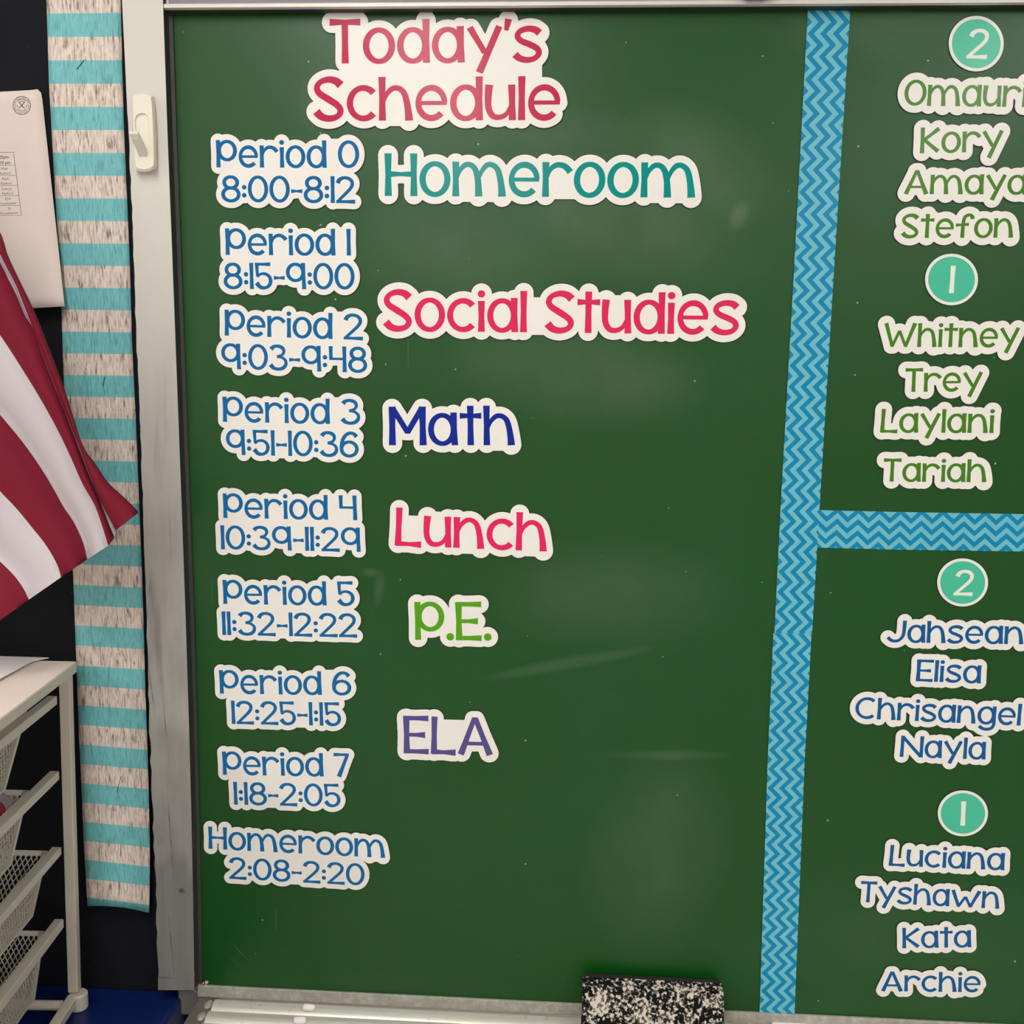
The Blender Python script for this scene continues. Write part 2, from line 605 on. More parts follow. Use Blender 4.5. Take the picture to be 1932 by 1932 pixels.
# crumbled caulk in the lower corner
bmq = MB()
rr = random.Random(5)
for k in range(46):
    t = rr.random()
    px, py = (371 + rr.uniform(-3, 5) + 26 * t * t, 1862 + rr.uniform(-10, 8) + t * 2) if k < 30 else (369 + rr.uniform(-2, 3), 1800 + 64 * rr.random() ** .5)
    p = at(px, py, -.002)
    s_ = rr.uniform(.0008, .0022)
    bmq.obox(p - Vector((s_, s_, s_)) * .6, (s_, s_ * .3, .2 * s_), (0, s_, s_ * .4), (-.3 * s_, 0, s_))
cl = bmq.build('caulk_crumbs', M['caulk'], board)
cl['label'] = 'yellowed crumbling caulk in the lower left corner'
# top rail: profile (y, z) run along x
mb = MB()
xa = at(309, 13, YF).x
prof = [(0, 0), (YF + .004, 0), (YF, .0012), (YF, .0048), (YF + .001, .0060), (YF + .008, .0068), (YF + .009, .017), (YF + .002, .019), (YF, .022),
        (YF, .055), (0, .055)]
mb.extrude([(xa, y, zTop + z) for y, z in prof], (XR - xa, 0, 0))
rl = mb.build('top_rail', M['rail'], board)
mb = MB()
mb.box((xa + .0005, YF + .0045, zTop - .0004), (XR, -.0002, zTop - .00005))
mb.build('rail_underside_shade', M['reveal_shade'], rl)  # thin dark strip standing in for the shade under the rail
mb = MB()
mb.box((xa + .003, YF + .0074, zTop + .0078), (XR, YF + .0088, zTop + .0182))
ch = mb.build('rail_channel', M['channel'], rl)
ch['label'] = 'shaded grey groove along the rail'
# bottom trim strip
pl, pr = at(372, 1859.5, -.004), at(1500, 1919, -.004)
zb1 = zBotL
mb = MB()
zk0 = at(400, 1861, -.004).z
zk1 = at(400, 1878, -.004).z
mb.box((pl.x, -.004, zk1 - .003), (XR, 0, zk0))
mb.build('bottom_trim', M['trim'], board, bevel=.0008)
# chalk tray with rounded ridges
zt = zk1 - .001
tray = MB()
xt0 = at(402, 1890, -.02).x
edge = [-.004]
for py in (1901, 1924, 1947, 1970):
    edge.append(atz(385, py, zt).y)
pts = []
for k in range(4):
    y0, y1 = edge[k], edge[k + 1]
    for j in range(13):
        t = j / 12
        pts.append((y0 + (y1 - y0) * t, zt - .0058 + .0063 * math.sin(math.pi * min(max(t, .02), .98)) ** .6))
yl = edge[-1]
pts += [(yl - .004, zt + .004), (yl - .008, zt + .004), (yl - .008, zt - .02), (-.004, zt - .02)]
# slant of the left end: each profile point gets its own start
verts0 = [Vector((xt0 , y, z)) for y, z in pts]
n = len(pts)
i0 = len(tray.v)
tray.v += verts0 + [Vector((XR, y, z)) for y, z in pts]
for k in range(n):
    k2 = (k + 1) % n
    tray.f.append((k, n + k, n + k2, k2))
tray.f.append(tuple(range(n)))
tray.f.append(tuple(reversed(range(n, 2 * n))))
tr = tray.build('chalk_tray', M['alu'], board)
tr['label'] = 'ribbed silver chalk tray'
mb = MB()
mb.box((at(338, 1880, 0).x, -.003, zt - .03), (xt0 - .0005, .0, at(350, 1864, 0).z))
mb.build('corner_plate', M['plastic_dark'], board, bevel=.0008)
mb = MB()
mb.box((xt0 - .026, yl - .008, zt - .02), (xt0 + .0003, -.003, zt - .0045))
ec = mb.build('end_cap', M['plastic_dark'], tr, bevel=.001)
mb = MB()
for k in range(3):
    yc = (edge[k] + edge[k + 1]) / 2
    for j in range(6):
        pass
    c = Vector((xt0 - .0075, yc, zt - .0045))
    rings = []
    for lv in range(5):
        a = lv / 4 * math.pi / 2
        rings.append([c + Vector((.0062 * math.cos(a) * math.cos(t), .0085 * math.cos(a) * math.sin(t), .004 * math.sin(a))) for t in np.linspace(0, 2 * math.pi, 16, endpoint=False)])
    for r0, r1 in zip(rings, rings[1:]):
        for j in range(16):
            mb.quad(r0[j], r0[(j + 1) % 16], r1[(j + 1) % 16], r1[j])
mb.build('rivets', M['trim'], tr, smooth=True)

# dark map hook on the top rail
hp = at(1428, 1, -.03)
t = empty('map_hook', (hp.x, YF, zTop + .02))
tag(t, 'dark rubber map hook on the top rail of the chalkboard', 'hook')
mb = MB()
mb.box((hp.x - .016, YF - .003, zTop + .012), (hp.x + .016, YF - .0002, zTop + .05)); mb.build('bracket', M['rubber'], t, bevel=.001)
mb = MB()
mb.tube([(hp.x - .0175, YF - .010, zTop + .0125), (hp.x - .015, YF - .010, zTop + .0118), (hp.x + .015, YF - .010, zTop + .0118), (hp.x + .0175, YF - .010, zTop + .0125)], [.002, .0068, .0068, .002], 14)
mb.build('roller', M['rubber'], t, smooth=True)

# ------------------------------------------------------------------ black backing paper and striped border
mb = MB()
rnd = random.Random(11)
xp0 = at(-420, 900, .012).x
zc = at(220, 1863, .012).z
ptsr = []
mb.box((xp0, .012, .62), (xl - .0005, .0199, zTop + .15))
bp = mb.build('backing_paper', M['black'], origin=(0, 0, 0))
tag(bp, 'sheet of black paper covering the wall to the left of the chalkboard', 'backing paper')

BL = [(86, -30), (88, 0), (93, 160), (102, 320), (108, 430), (114, 520), (121, 720), (128, 900), (134, 1020), (138, 1076), (143, 1210), (146, 1290),
      (150, 1400), (154, 1480), (158, 1580), (162, 1650), (165.5, 1709)]
BR = [(226, -30), (228, 0), (231, 130), (234, 240), (241, 400), (245, 490), (249, 640), (256, 780), (260, 880), (264, 980), (268, 1080), (272, 1200), (274, 1280),
      (278, 1400), (281, 1500), (283, 1600), (283, 1640), (281.5, 1722)]
N_ = 90
rowL, rowR = [], []
zA = at(100, 25.5, .01).z
zB2 = at(165, 1550, .01).z
band_w = (at(100, 25, .008).z - at(100, 115, .008).z)
nb = round((zA - zB2) / band_w)
per = (zA - zB2) / nb
mb = MB()
NC = 12
grid = []
for r in range(N_ + 1):
    t = r / N_
    row = []
    for c in range(NC + 1):
        u = c / NC
        yl_ = -30 + t * (1709 + 30)
        yr_ = -30 + t * (1722 + 30)
        py = yl_ + (yr_ - yl_) * u
        px = interp(BL, yl_) * (1 - u) + interp(BR, yr_) * u
        if t > .9:
            py += -4.5 * math.sin(math.pi * u) * (t - .9) / .1
        cu = max(0, (t - .55) / .45)
        Y = .0105 - .002 * math.sin(u * 3.1) * (1 - cu) - cu * cu * (.010 + .012 * math.sin(u * math.pi * 1.0 + .4) ** 2)
        p = at(px, py, Y)
        vv = (zA - at(px, yl_ if False else py - (1.2 * cu * 8 * u), .01).z) / per
        row.append((p, (u * .095, vv)))
    grid.append(row)
for r in range(N_):
    for c in range(NC):
        a, b, d, e = grid[r][c], grid[r][c + 1], grid[r + 1][c + 1], grid[r + 1][c]
        mb.quad(a[0], b[0], d[0], e[0], (a[1], b[1], d[1], e[1]))
o = mb.build('striped_border', M['border'], origin=grid[N_][6][0], smooth=True)
so = o.modifiers.new('solid', 'SOLIDIFY')
so.thickness = .0006
so.offset = -1
tag(o, 'long hanging paper border with teal bands and whitewashed wood print', 'border strip')
for k, (p, qx, lab) in enumerate((((158.5, 113), (145, 131), 'thin dark staple near the top of the striped border'),
                                  ((197, 711), (194.5, 729), 'thin dark staple halfway down the striped border'),
                                  ((228, 1466), (221, 1494), 'thin dark staple low on the striped border'))):
    Ys = (.0075, .0072, -.0125)[k]
    a, b = at(p[0], p[1], Ys), at(qx[0], qx[1], Ys)
    mb = MB()
    up = Vector((0, .0022, 0))
    mb.tube([a + up, a, b, b + up], .00045, 6)
    tag(mb.build('staple', M['staple'], origin=(a + b) / 2), lab, 'staple', 'staples in the striped border')

# ------------------------------------------------------------------ adhesive hook on the frame
hk = empty('adhesive_hook', at(276, 250, YF))
tag(hk, 'cream plastic stick-on hook on the upper left frame of the chalkboard', 'hook')


def hpx(zx, zy, Y):
    return at(220 + zx / 10.73, 160 + zy / 10.73, Y)


def inset(poly, s):
    c = Vector((0, 0))
    for p in poly:
        c += Vector(p)
    c /= len(poly)
    return [tuple(c + (Vector(p) - c) * s) for p in poly]


front = [(330, 240), (380, 205), (450, 188), (530, 185), (620, 200), (700, 235), (722, 330), (745, 700), (762, 1100), (768, 1640), (745, 1700), (660, 1745),
         (560, 1765), (460, 1750), (400, 1725), (370, 1690), (345, 1300), (325, 800), (318, 400)]
mb = MB()
outer = [hpx(x + 12 + (38 if x > 560 else 6), y + 10 if y > 1600 else y, YF - .0002) for x, y in front]
mid = [hpx(x, y, YF - .011) for x, y in front]
inn = [hpx(x, y, YF - .0135) for x, y in inset(front, .93)]
nn = len(front)
for a, b in ((outer, mid), (mid, inn)):
    for k in range(nn):
        mb.quad(a[k], a[(k + 1) % nn], b[(k + 1) % nn], b[k])
rec = [(370, 830), (368, 720), (385, 650), (430, 595), (500, 575), (570, 580), (620, 615), (645, 680), (652, 800), (655, 900), (668, 1250), (600, 1262), (470, 1262), (420, 1200), (390, 1000)]
tess = tessellate_polygon([[Vector((p[0], p[1], 0)) for p in inset(front, .93)], [Vector((p[0], p[1], 0)) for p in rec]])
flat = [(x, y) for x, y in inset(front, .93)] + rec
for tri in tess:
    mb.poly([hpx(flat[i][0], flat[i][1], YF - .0135) for i in tri])
recb = inset(rec, .95)
for k in range(len(rec)):
    k2 = (k + 1) % len(rec)
    mb.quad(hpx(*rec[k], YF - .0135), hpx(*rec[k2], YF - .0135), hpx(*recb[k2], YF - .0115), hpx(*recb[k], YF - .0115))
for tri in tessellate_polygon([[Vector((p[0], p[1], 0)) for p in recb]]):
    mb.poly([hpx(recb[i][0], recb[i][1], YF - .0115) for i in tri])
mb.build('back_plate', M['hook'], hk)
# arm: flat curved tongue rising away from the plate
mb = MB()
path = [((545, 1440), -.012, .0052), ((520, 1330), -.0175, .0055), ((455, 1200), -.025, .0056), ((395, 1080), -.031, .0056), ((345, 960), -.036, .0056)]
prev = None
for (c, dy, w) in path:
    p = hpx(c[0], c[1], YF + dy)
    th = Vector((0, .0016, .0016))
    cs = [p + Vector((-w, 0, 0)) - th, p + Vector((w, 0, 0)) - th, p + Vector((w, 0, 0)) + th, p + Vector((-w, 0, 0)) + th]
    if prev:
        for k in range(4):
            mb.quad(prev[k], prev[(k + 1) % 4], cs[(k + 1) % 4], cs[k])
    else:
        mb.poly(cs)
    prev = cs
mb.poly(prev)
mb.build('hook_arm', M['hook'], hk, bevel=.0008)

# ------------------------------------------------------------------ stroke lettering
W = .152


def el(cx, cy, rx, ry, a0, a1, n=28):
    return [(cx + rx * math.cos(math.radians(a0 + (a1 - a0) * k / n)), cy + ry * math.sin(math.radians(a0 + (a1 - a0) * k / n))) for k in range(n + 1)]


def sp(pts, n=7):
    """catmull-rom through pts"""
    P = [pts[0]] + list(pts) + [pts[-1]]
    out = []
    for k in range(1, len(P) - 2):
        p0, p1, p2, p3 = P[k - 1], P[k], P[k + 1], P[k + 2]
        for j in range(n):
            t = j / n
            out.append(tuple(.5 * (2 * p1[i] + (p2[i] - p0[i]) * t + (2 * p0[i] - 5 * p1[i] + 4 * p2[i] - p3[i]) * t * t + (3 * p1[i] - p0[i] - 3 * p2[i] + p3[i]) * t ** 3) for i in (0, 1)))
    out.append(pts[-1])
    return out


def ln(x0, y0, x1, y1, w=(1.05, .88, 1.05), n=6):
    return ([(x0 + (x1 - x0) * k / n, y0 + (y1 - y0) * k / n) for k in range(n + 1)], w)


def ring(cx, cy, rx, ry):
    pts = el(cx, cy, rx, ry, 0, 360, 44)
    ws = [(.78 + .17 * abs(math.cos(2 * math.pi * k / 44))) for k in range(45)]
    return (pts, ws, True)


def dot(cx, cy, r=.088):
    return (el(cx, cy, r / 2, r / 2, 0, 360, 20), (r / W, r / W), True)


V = (1.06, .86, 1.06)
OX = .8


def bowl_o(cx=.35, rx=.285):
    return ring(cx, .40, rx, .36)


G = {
    'o': (.70, [bowl_o()]),
    'a': (.71, [bowl_o(.34, .275), ln(.615, .83, .64, 0)]),
    'd': (.71, [bowl_o(.34, .275), ln(.63, 1.0, .64, 0)]),
    'P': (.75, [ln(.072, 1.0, .075, 0), ring(.395, .615, .29, .335)]),
    'q': (.76, [ring(.36, .64, .295, .31), ln(.655, 1.0, .685, 0)]),
    'e': (.72, [(el(.36, .40, .29, .345, 4, 318, 40), (.8, .95, .8, .95, .95)), ln(.07, .40, .70, .40, (.62, .62, .62))]),
    'c': (.66, [(el(.37, .40, .30, .35, 42, 318, 36), (1.0, .85, .95, .85, 1.0))]),
    'r': (.66, [ln(.07, .81, .075, 0), (sp([(.09, .42), (.16, .62), (.30, .735), (.44, .735), (.55, .67), (.625, .575)]), (.5, .8, .9, 1.0))]),
    'i': (.17, [ln(.082, .75, .088, 0), dot(.082, .92)]),
    'l': (.15, [ln(.07, 1.0, .075, 0)]),
    '1': (.145, [ln(.068, 1.0, .075, 0)]),
    'n': (.745, [ln(.07, .81, .075, 0), (sp([(.09, .40), (.17, .60), (.31, .735), (.45, .73), (.56, .62), (.62, .40), (.655, .15), (.665, 0)]), (.5, .8, .85, .95, 1.2))]),
    'h': (.745, [ln(.07, 1.0, .075, 0), (sp([(.09, .40), (.17, .60), (.31, .735), (.45, .73), (.56, .62), (.62, .40), (.655, .15), (.665, 0)]), (.5, .8, .85, .95, 1.2))]),
    'm': (1.22, [ln(.07, .81, .075, 0),
                 (sp([(.09, .40), (.16, .60), (.29, .735), (.42, .73), (.52, .62), (.575, .40), (.595, .15), (.60, 0)]), (.5, .8, .85, .95, 1.15)),
                 (sp([(.60, .42), (.67, .60), (.79, .735), (.92, .73), (1.03, .62), (1.09, .40), (1.125, .15), (1.135, 0)]), (.5, .8, .85, .95, 1.2))]),
    'u': (.67, [(sp([(.085, .81), (.065, .55), (.075, .28), (.17, .10), (.33, .07), (.48, .16), (.57, .36)]), (1.15, .95, .9, .75, .5)), ln(.575, .81, .60, 0)]),
    'y': (.76, [ln(.055, .80, .39, .22, (1.0, .85, .85)), ln(.70, .82, .27, -.235, (.95, .95, 1.05))]),
    't': (.52, [ln(.255, 1.0, .26, 0, (1.05, .9, 1.05)), ln(0, .745, .52, .745, (1.0, .62, 1.0))]),
    's': (.64, [(sp([(.575, .655), (.47, .735), (.30, .755), (.14, .69), (.10, .575), (.19, .475), (.36, .40), (.52, .31), (.565, .20), (.48, .085), (.31, .045), (.15, .085), (.045, .175)]), (1.1, .8, .95, .8, 1.1))]),
    'S': (.69, [(sp([(.615, .815), (.50, .915), (.33, .945), (.16, .885), (.085, .76), (.14, .63), (.33, .50), (.53, .36), (.605, .235), (.54, .105), (.36, .05), (.18, .095), (.065, .215)]), (1.25, .8, 1.05, .85, 1.25))]),
    'T': (.68, [ln(0, .945, .68, .945, (1.05, .75, 1.05)), ln(.335, .93, .335, 0, (.95, .9, 1.05))]),
    'H': (.75, [ln(.075, 1.0, .08, 0, (1.1, .86, 1.1)), ln(.665, 1.0, .672, 0, (1.1, .86, 1.1)), ln(.08, .515, .665, .515, (.95, .6, .95))]),
    'M': (.90, [ln(.085, .98, .075, 0, (1.15, .95, 1.15)), ln(.815, .98, .825, 0, (1.15, .95, 1.15)), ln(.085, .96, .45, .33, (.9, .9, .9)), ln(.815, .96, .45, .33, (.9, .9, .9)), ln(.385, .335, .515, .335, (.55, .55, .55))]),
    'L': (.65, [ln(.10, 1.0, .075, 0, (1.05, .9, 1.1)), ln(.03, .055, .645, .045, (.9, .7, 1.15))]),
    'E': (.66, [ln(.075, 1.0, .08, 0, (1.15, .9, 1.15)), ln(.02, .945, .655, .945, (.8, .75, 1.0)), ln(.08, .50, .565, .50, (.7, .65, 1.1)), ln(.02, .055, .655, .055, (.8, .75, 1.0))]),
    'A': (.91, [ln(.43, .97, .075, 0, (.8, .9, 1.1)), ln(.46, .97, .835, 0, (.9, .9, 1.15)), ln(.2, .30, .72, .30, (.7, .62, .7)), ln(.375, .958, .512, .958, (.55, .55, .55))]),
    'K': (.72, [ln(.075, 1.0, .08, 0, (1.05, .9, 1.05)), ln(.67, .95, .11, .49, (1.1, .85, .85)), ln(.13, .53, .665, .06, (.85, .9, 1.1))]),
    'O': (.80, [ring(.40, .5, .335, .44)]),
    'W': (1.26, [ln(.065, 1.0, .34, .03, (1.05, .9, .9)), ln(.34, .03, .60, .68, (.8, .75, .8)), ln(.60, .68, .86, .03, (.8, .75, .8)), ln(.86, .03, 1.19, 1.0, (.9, .9, 1.1)), ln(.285, .035, .395, .035, (.45, .45, .45)), ln(.805, .035, .915, .035, (.45, .45, .45)), ln(.55, .66, .65, .66, (.35, .35, .35))]),
    'w': (1.24, [ln(.06, .80, .34, .03, (1.05, .9, .9)), ln(.34, .03, .60, .50, (.8, .75, .8)), ln(.60, .50, .83, .03, (.8, .75, .8)), ln(.83, .03, 1.17, .80, (.9, .9, 1.1)), ln(.285, .035, .395, .035, (.45, .45, .45)), ln(.775, .035, .885, .035, (.45, .45, .45)), ln(.55, .48, .65, .48, (.35, .35, .35))]),
    'J': (.76, [(sp([(.69, 1.0), (.68, .60), (.64, .30), (.50, .11), (.33, .06), (.18, .10), (.045, .23)]), (1.05, .9, .85, .9, 1.0))]),
    'C': (.84, [(el(.47, .5, .40, .44, 48, 312, 36), (1.0, .82, .95, .82, 1.0))]),
    'N': (.95, [ln(.09, 1.0, .075, 0, (1.0, .9, 1.05)), ln(.875, 1.0, .87, 0, (1.05, .9, 1.0)), ln(.08, .96, .86, .04, (.95, .9, .95))]),
    'g': (.76, [bowl_o(.36, .285), (sp([(.665, .83), (.67, .40), (.68, .02), (.60, -.17), (.42, -.235), (.24, -.20), (.10, -.10)]), (1.0, .9, .9, .9, 1.0))]),
    'f': (.66, [(sp([(.635, .78), (.60, .90), (.48, .95), (.34, .87), (.29, .68), (.275, .3), (.275, 0)]), (1.1, .85, .9, .9, 1.05)), ln(0, .53, .5, .56, (.9, .6, .9))]),
    "'": (.13, [ln(.085, .98, .035, .72, (1.0, .85, .6))]),
    '.': (.19, [dot(.095, .085, .10)]),
    ':': (.175, [dot(.088, .56, .088), dot(.088, .26, .088)]),
    '-': (.42, [ln(0, .43, .42, .43, (1.0, .55, 1.0))]),
    '0': (.755, [ring(.377, .5, .312, .445)]),
    '2': (.71, [(sp([(.06, .74), (.12, .86), (.25, .935), (.43, .93), (.575, .83), (.60, .68), (.52, .53), (.34, .34), (.16, .16), (.06, .055)]), (1.15, .8, .9, .8, .75)), ln(.0, .055, .71, .055, (.75, .72, 1.0))]),
    '3': (.72, [(sp([(.075, .815), (.17, .915), (.34, .945), (.51, .88), (.57, .74), (.49, .60), (.30, .545)]), (1.2, .8, .95, .75, .6)),
                (sp([(.30, .53), (.50, .50), (.635, .38), (.635, .22), (.52, .09), (.33, .05), (.16, .10), (.05, .22)]), (.6, .75, .95, .8, 1.2))]),
    '4': (.70, [ln(.075, 1.0, .085, .49, (1.05, .9, .9)), ln(.03, .51, .62, .51, (.7, .6, .7)), ln(.595, 1.0, .62, 0, (1.05, .9, 1.1))]),
    '5': (.67, [ln(.075, 1.0, .10, .47, (.95, .8, .7)), ln(.02, .945, .60, .945, (.75, .72, 1.0)),
                (sp([(.09, .46), (.22, .57), (.40, .58), (.55, .48), (.60, .31), (.54, .14), (.38, .05), (.20, .08), (.06, .24)]), (.6, .75, .95, .8, 1.2))]),
    '6': (.74, [ring(.37, .32, .30, .275), (sp([(.655, .80), (.56, .91), (.42, .945), (.26, .88), (.13, .70), (.07, .46), (.07, .30)]), (1.15, .8, .9, .95, .9))]),
    '7': (.62, [ln(0, .945, .60, .945, (1.0, .75, .8)), ln(.555, .96, .19, 0, (.85, .9, 1.2))]),
    '8': (.72, [ring(.36, .735, .245, .21), ring(.36, .29, .295, .245)]),
}
GAP = .055


def layout(text):
    """strokes in text space (cap height 1), list of (points, widths, closed); total width; glyph extents"""
    x = 0.0
    word = 0
    out, ext = [], []
    for ch in text:
        if ch == ' ':
            x += .36
            word += 1
            continue
        w, strokes = G[ch]
        lift = 0
        for s_ in strokes:
            pts = s_[0]
            wd = s_[1]
            n = len(pts)
            ws = [W * np.interp(k / (n - 1), np.linspace(0, 1, len(wd)), wd) for k in range(n)]
            out.append(([(px + x, py) for px, py in pts], ws, len(s_) > 2, lift, word))
            lift += 1
        ext.append((x, x + w))
        x += w + GAP
    return out, x - GAP, ext


def strip(pts, ws, closed):
    """left and right rails of a variable width stroke"""
    P = np.array(pts, float)
    n = len(P)
    d = np.zeros_like(P)
    for k in range(n):
        if closed:
            a, b = P[(k - 1) % (n - 1)], P[(k + 1) % (n - 1)]
        else:
            a, b = P[max(k - 1, 0)], P[min(k + 1, n - 1)]
        v = b - a
        d[k] = v / (np.linalg.norm(v) + 1e-12)
    nrm = np.stack([-d[:, 1], d[:, 0]], 1)
    h = np.array(ws)[:, None] / 2
    return P + nrm * h, P - nrm * h


def contour(segs, boxes, margin, res=.00040):
    """outline (outer loops) of everything within margin of the capsules and boxes; plane coords (x,z)"""
    allp = np.array([p for s_ in segs for p in (s_[0], s_[1])])
    lo = allp.min(0) - margin - .02
    hi = allp.max(0) + margin + .02
    nx, nz = int((hi[0] - lo[0]) / res) + 2, int((hi[1] - lo[1]) / res) + 2
    Fd = np.full((nz, nx), 1e3)
    gx = lo[0] + np.arange(nx) * res
    gz = lo[1] + np.arange(nz) * res

    def win(x0, x1, z0, z1):
        pad = margin + .003
        return (max(int((x0 - pad - lo[0]) / res), 0), min(int((x1 + pad - lo[0]) / res) + 2, nx), max(int((z0 - pad - lo[1]) / res), 0), min(int((z1 + pad - lo[1]) / res) + 2, nz))
    for a, b, w in segs:
        i0, i1, j0, j1 = win(min(a[0], b[0]) - w, max(a[0], b[0]) + w, min(a[1], b[1]) - w, max(a[1], b[1]) + w)
        XX, ZZ = np.meshgrid(gx[i0:i1], gz[j0:j1])
        ab = np.array(b) - np.array(a)
        L = ab @ ab + 1e-14
        t = np.clip(((XX - a[0]) * ab[0] + (ZZ - a[1]) * ab[1]) / L, 0, 1)
        dd = np.hypot(XX - a[0] - t * ab[0], ZZ - a[1] - t * ab[1]) - w
        Fd[j0:j1, i0:i1] = np.minimum(Fd[j0:j1, i0:i1], dd)
    for qd in boxes:                      # convex quads, counted as already grown by nothing
        qd = np.array(qd)
        i0, i1, j0, j1 = win(qd[:, 0].min(), qd[:, 0].max(), qd[:, 1].min(), qd[:, 1].max())
        XX, ZZ = np.meshgrid(gx[i0:i1], gz[j0:j1])
        ins = np.full(XX.shape, -1e3)
        ctr = qd.mean(0)
        for k in range(4):
            a, b = qd[k], qd[(k + 1) % 4]
            e = (b - a) / np.linalg.norm(b - a)
            nn_ = np.array([-e[1], e[0]])
            if (ctr - a) @ nn_ > 0:
                nn_ = -nn_
            ins = np.maximum(ins, (XX - a[0]) * nn_[0] + (ZZ - a[1]) * nn_[1])
        Fd[j0:j1, i0:i1] = np.minimum(Fd[j0:j1, i0:i1], ins + margin)
    Fd -= margin
    S = Fd < 0
    cell = S[:-1, :-1].astype(int) + 2 * S[:-1, 1:] + 4 * S[1:, 1:] + 8 * S[1:, :-1]
    js, is_ = np.nonzero((cell > 0) & (cell < 15))

    def pt(e):
        j, i, hz_ = e
        if hz_:
            f0, f1 = Fd[j, i], Fd[j, i + 1]
            t = f0 / (f0 - f1)
            return (gx[i] + t * res, gz[j])
        f0, f1 = Fd[j, i], Fd[j + 1, i]
        t = f0 / (f0 - f1)
        return (gx[i], gz[j] + t * res)
    TB = {1: [('L', 'B')], 2: [('B', 'R')], 3: [('L', 'R')], 4: [('R', 'T')], 5: [('L', 'T'), ('R', 'B')], 6: [('B', 'T')], 7: [('L', 'T')], 8: [('T', 'L')], 9: [('T', 'B')],
          10: [('T', 'R'), ('B', 'L')], 11: [('T', 'R')], 12: [('R', 'L')], 13: [('R', 'B')], 14: [('B', 'L')]}
    adj = {}
    for j, i in zip(js.tolist(), is_.tolist()):
        E = {'B': (j, i, 1), 'T': (j + 1, i, 1), 'L': (j, i, 0), 'R': (j, i + 1, 0)}
        for a, b in TB[int(cell[j, i])]:
            adj.setdefault(E[a], []).append(E[b])
            adj.setdefault(E[b], []).append(E[a])
    loops = []
    seen = set()
    for s0 in adj:
        if s0 in seen:
            continue
        lp = [s0]
        seen.add(s0)
        cur = s0
        while True:
            nxt = [e for e in adj[cur] if e not in seen]
            if not nxt:
                break
            cur = nxt[0]
            seen.add(cur)
            lp.append(cur)
        if len(lp) > 20:
            loops.append([pt(e) for e in lp])

    def area(l):
        a = np.array(l)
        return .5 * np.sum(a[:, 0] * np.roll(a[:, 1], -1) - np.roll(a[:, 0], -1) * a[:, 1])

    def inside(p, l):
        r = False
        n = len(l)
        for k in range(n):
            x0, y0 = l[k]
            x1, y1 = l[(k + 1) % n]
            if (y0 > p[1]) != (y1 > p[1]) and p[0] < (x1 - x0) * (p[1] - y0) / (y1 - y0) + x0:
                r = not r
        return r
    loops.sort(key=lambda l: -abs(area(l)))
    keep = []
    for l in loops:
        if not any(inside(l[0], k) for k in keep):
            keep.append(l)
    res_l = []
    for l in keep:
        if area(l) < 0:
            l = l[::-1]
        res_l.append(simplify(l, .00009))
    return res_l


def simplify(l, eps):
    P = np.array(l)
    n = len(P)
    far = int(np.argmax(np.hypot(*(P - P[0]).T)))
    keep = {0, far}

    def rdp(a, b):
        st_ = [(a, b)]
        while st_:
            a, b = st_.pop()
            if b - a < 2:
                continue
            p, q_ = P[a % n], P[b % n]
            e = q_ - p
            L = np.linalg.norm(e) + 1e-12
            idx = np.arange(a + 1, b)
            dd = np.abs((P[idx % n][:, 0] - p[0]) * e[1] - (P[idx % n][:, 1] - p[1]) * e[0]) / L
            k = int(np.argmax(dd))
            if dd[k] > eps:
                keep.add(int(idx[k]) % n)
                st_.append((a, int(idx[k])))
                st_.append((int(idx[k]), b))
    rdp(0, far)
    rdp(far, n)
    return [tuple(P[k]) for k in sorted(keep)]


def sheet_mesh(mb, loop, yf, yb):
    n = len(loop)
    tri = tessellate_polygon([[Vector((x, z, 0)) for x, z in loop]])
    i = len(mb.v)
    mb.v += [Vector((x, yf, z)) for x, z in loop] + [Vector((x, yb, z)) for x, z in loop]
    for t in tri:
        mb.f.append(tuple(i + k for k in t))
        mb.f.append(tuple(i + n + k for k in reversed(t)))
    for k in range(n):
        k2 = (k + 1) % n
        mb.f.append((i + k, i + k2, i + n + k2, i + n + k))


YP = -.0016                     # front face of the cards
YI = YP - .00012                # printed lettering


def line_map(x0, y0, x1, y1, cap):
    A, B = at(x0, y0, YP), at(x1, y1, YP)
    e = Vector((B.x - A.x, 0, B.z - A.z))
    L = e.length
    e.normalize()
    nrm = Vector((-e.z, 0, e.x))
    mx, my = (x0 + x1) / 2, (y0 + y1) / 2
    p0, p1 = at(mx, my, YP), at(mx, my - cap, YP)
    h_ = (p1 - p0).length
    return A, e, nrm, L, h_


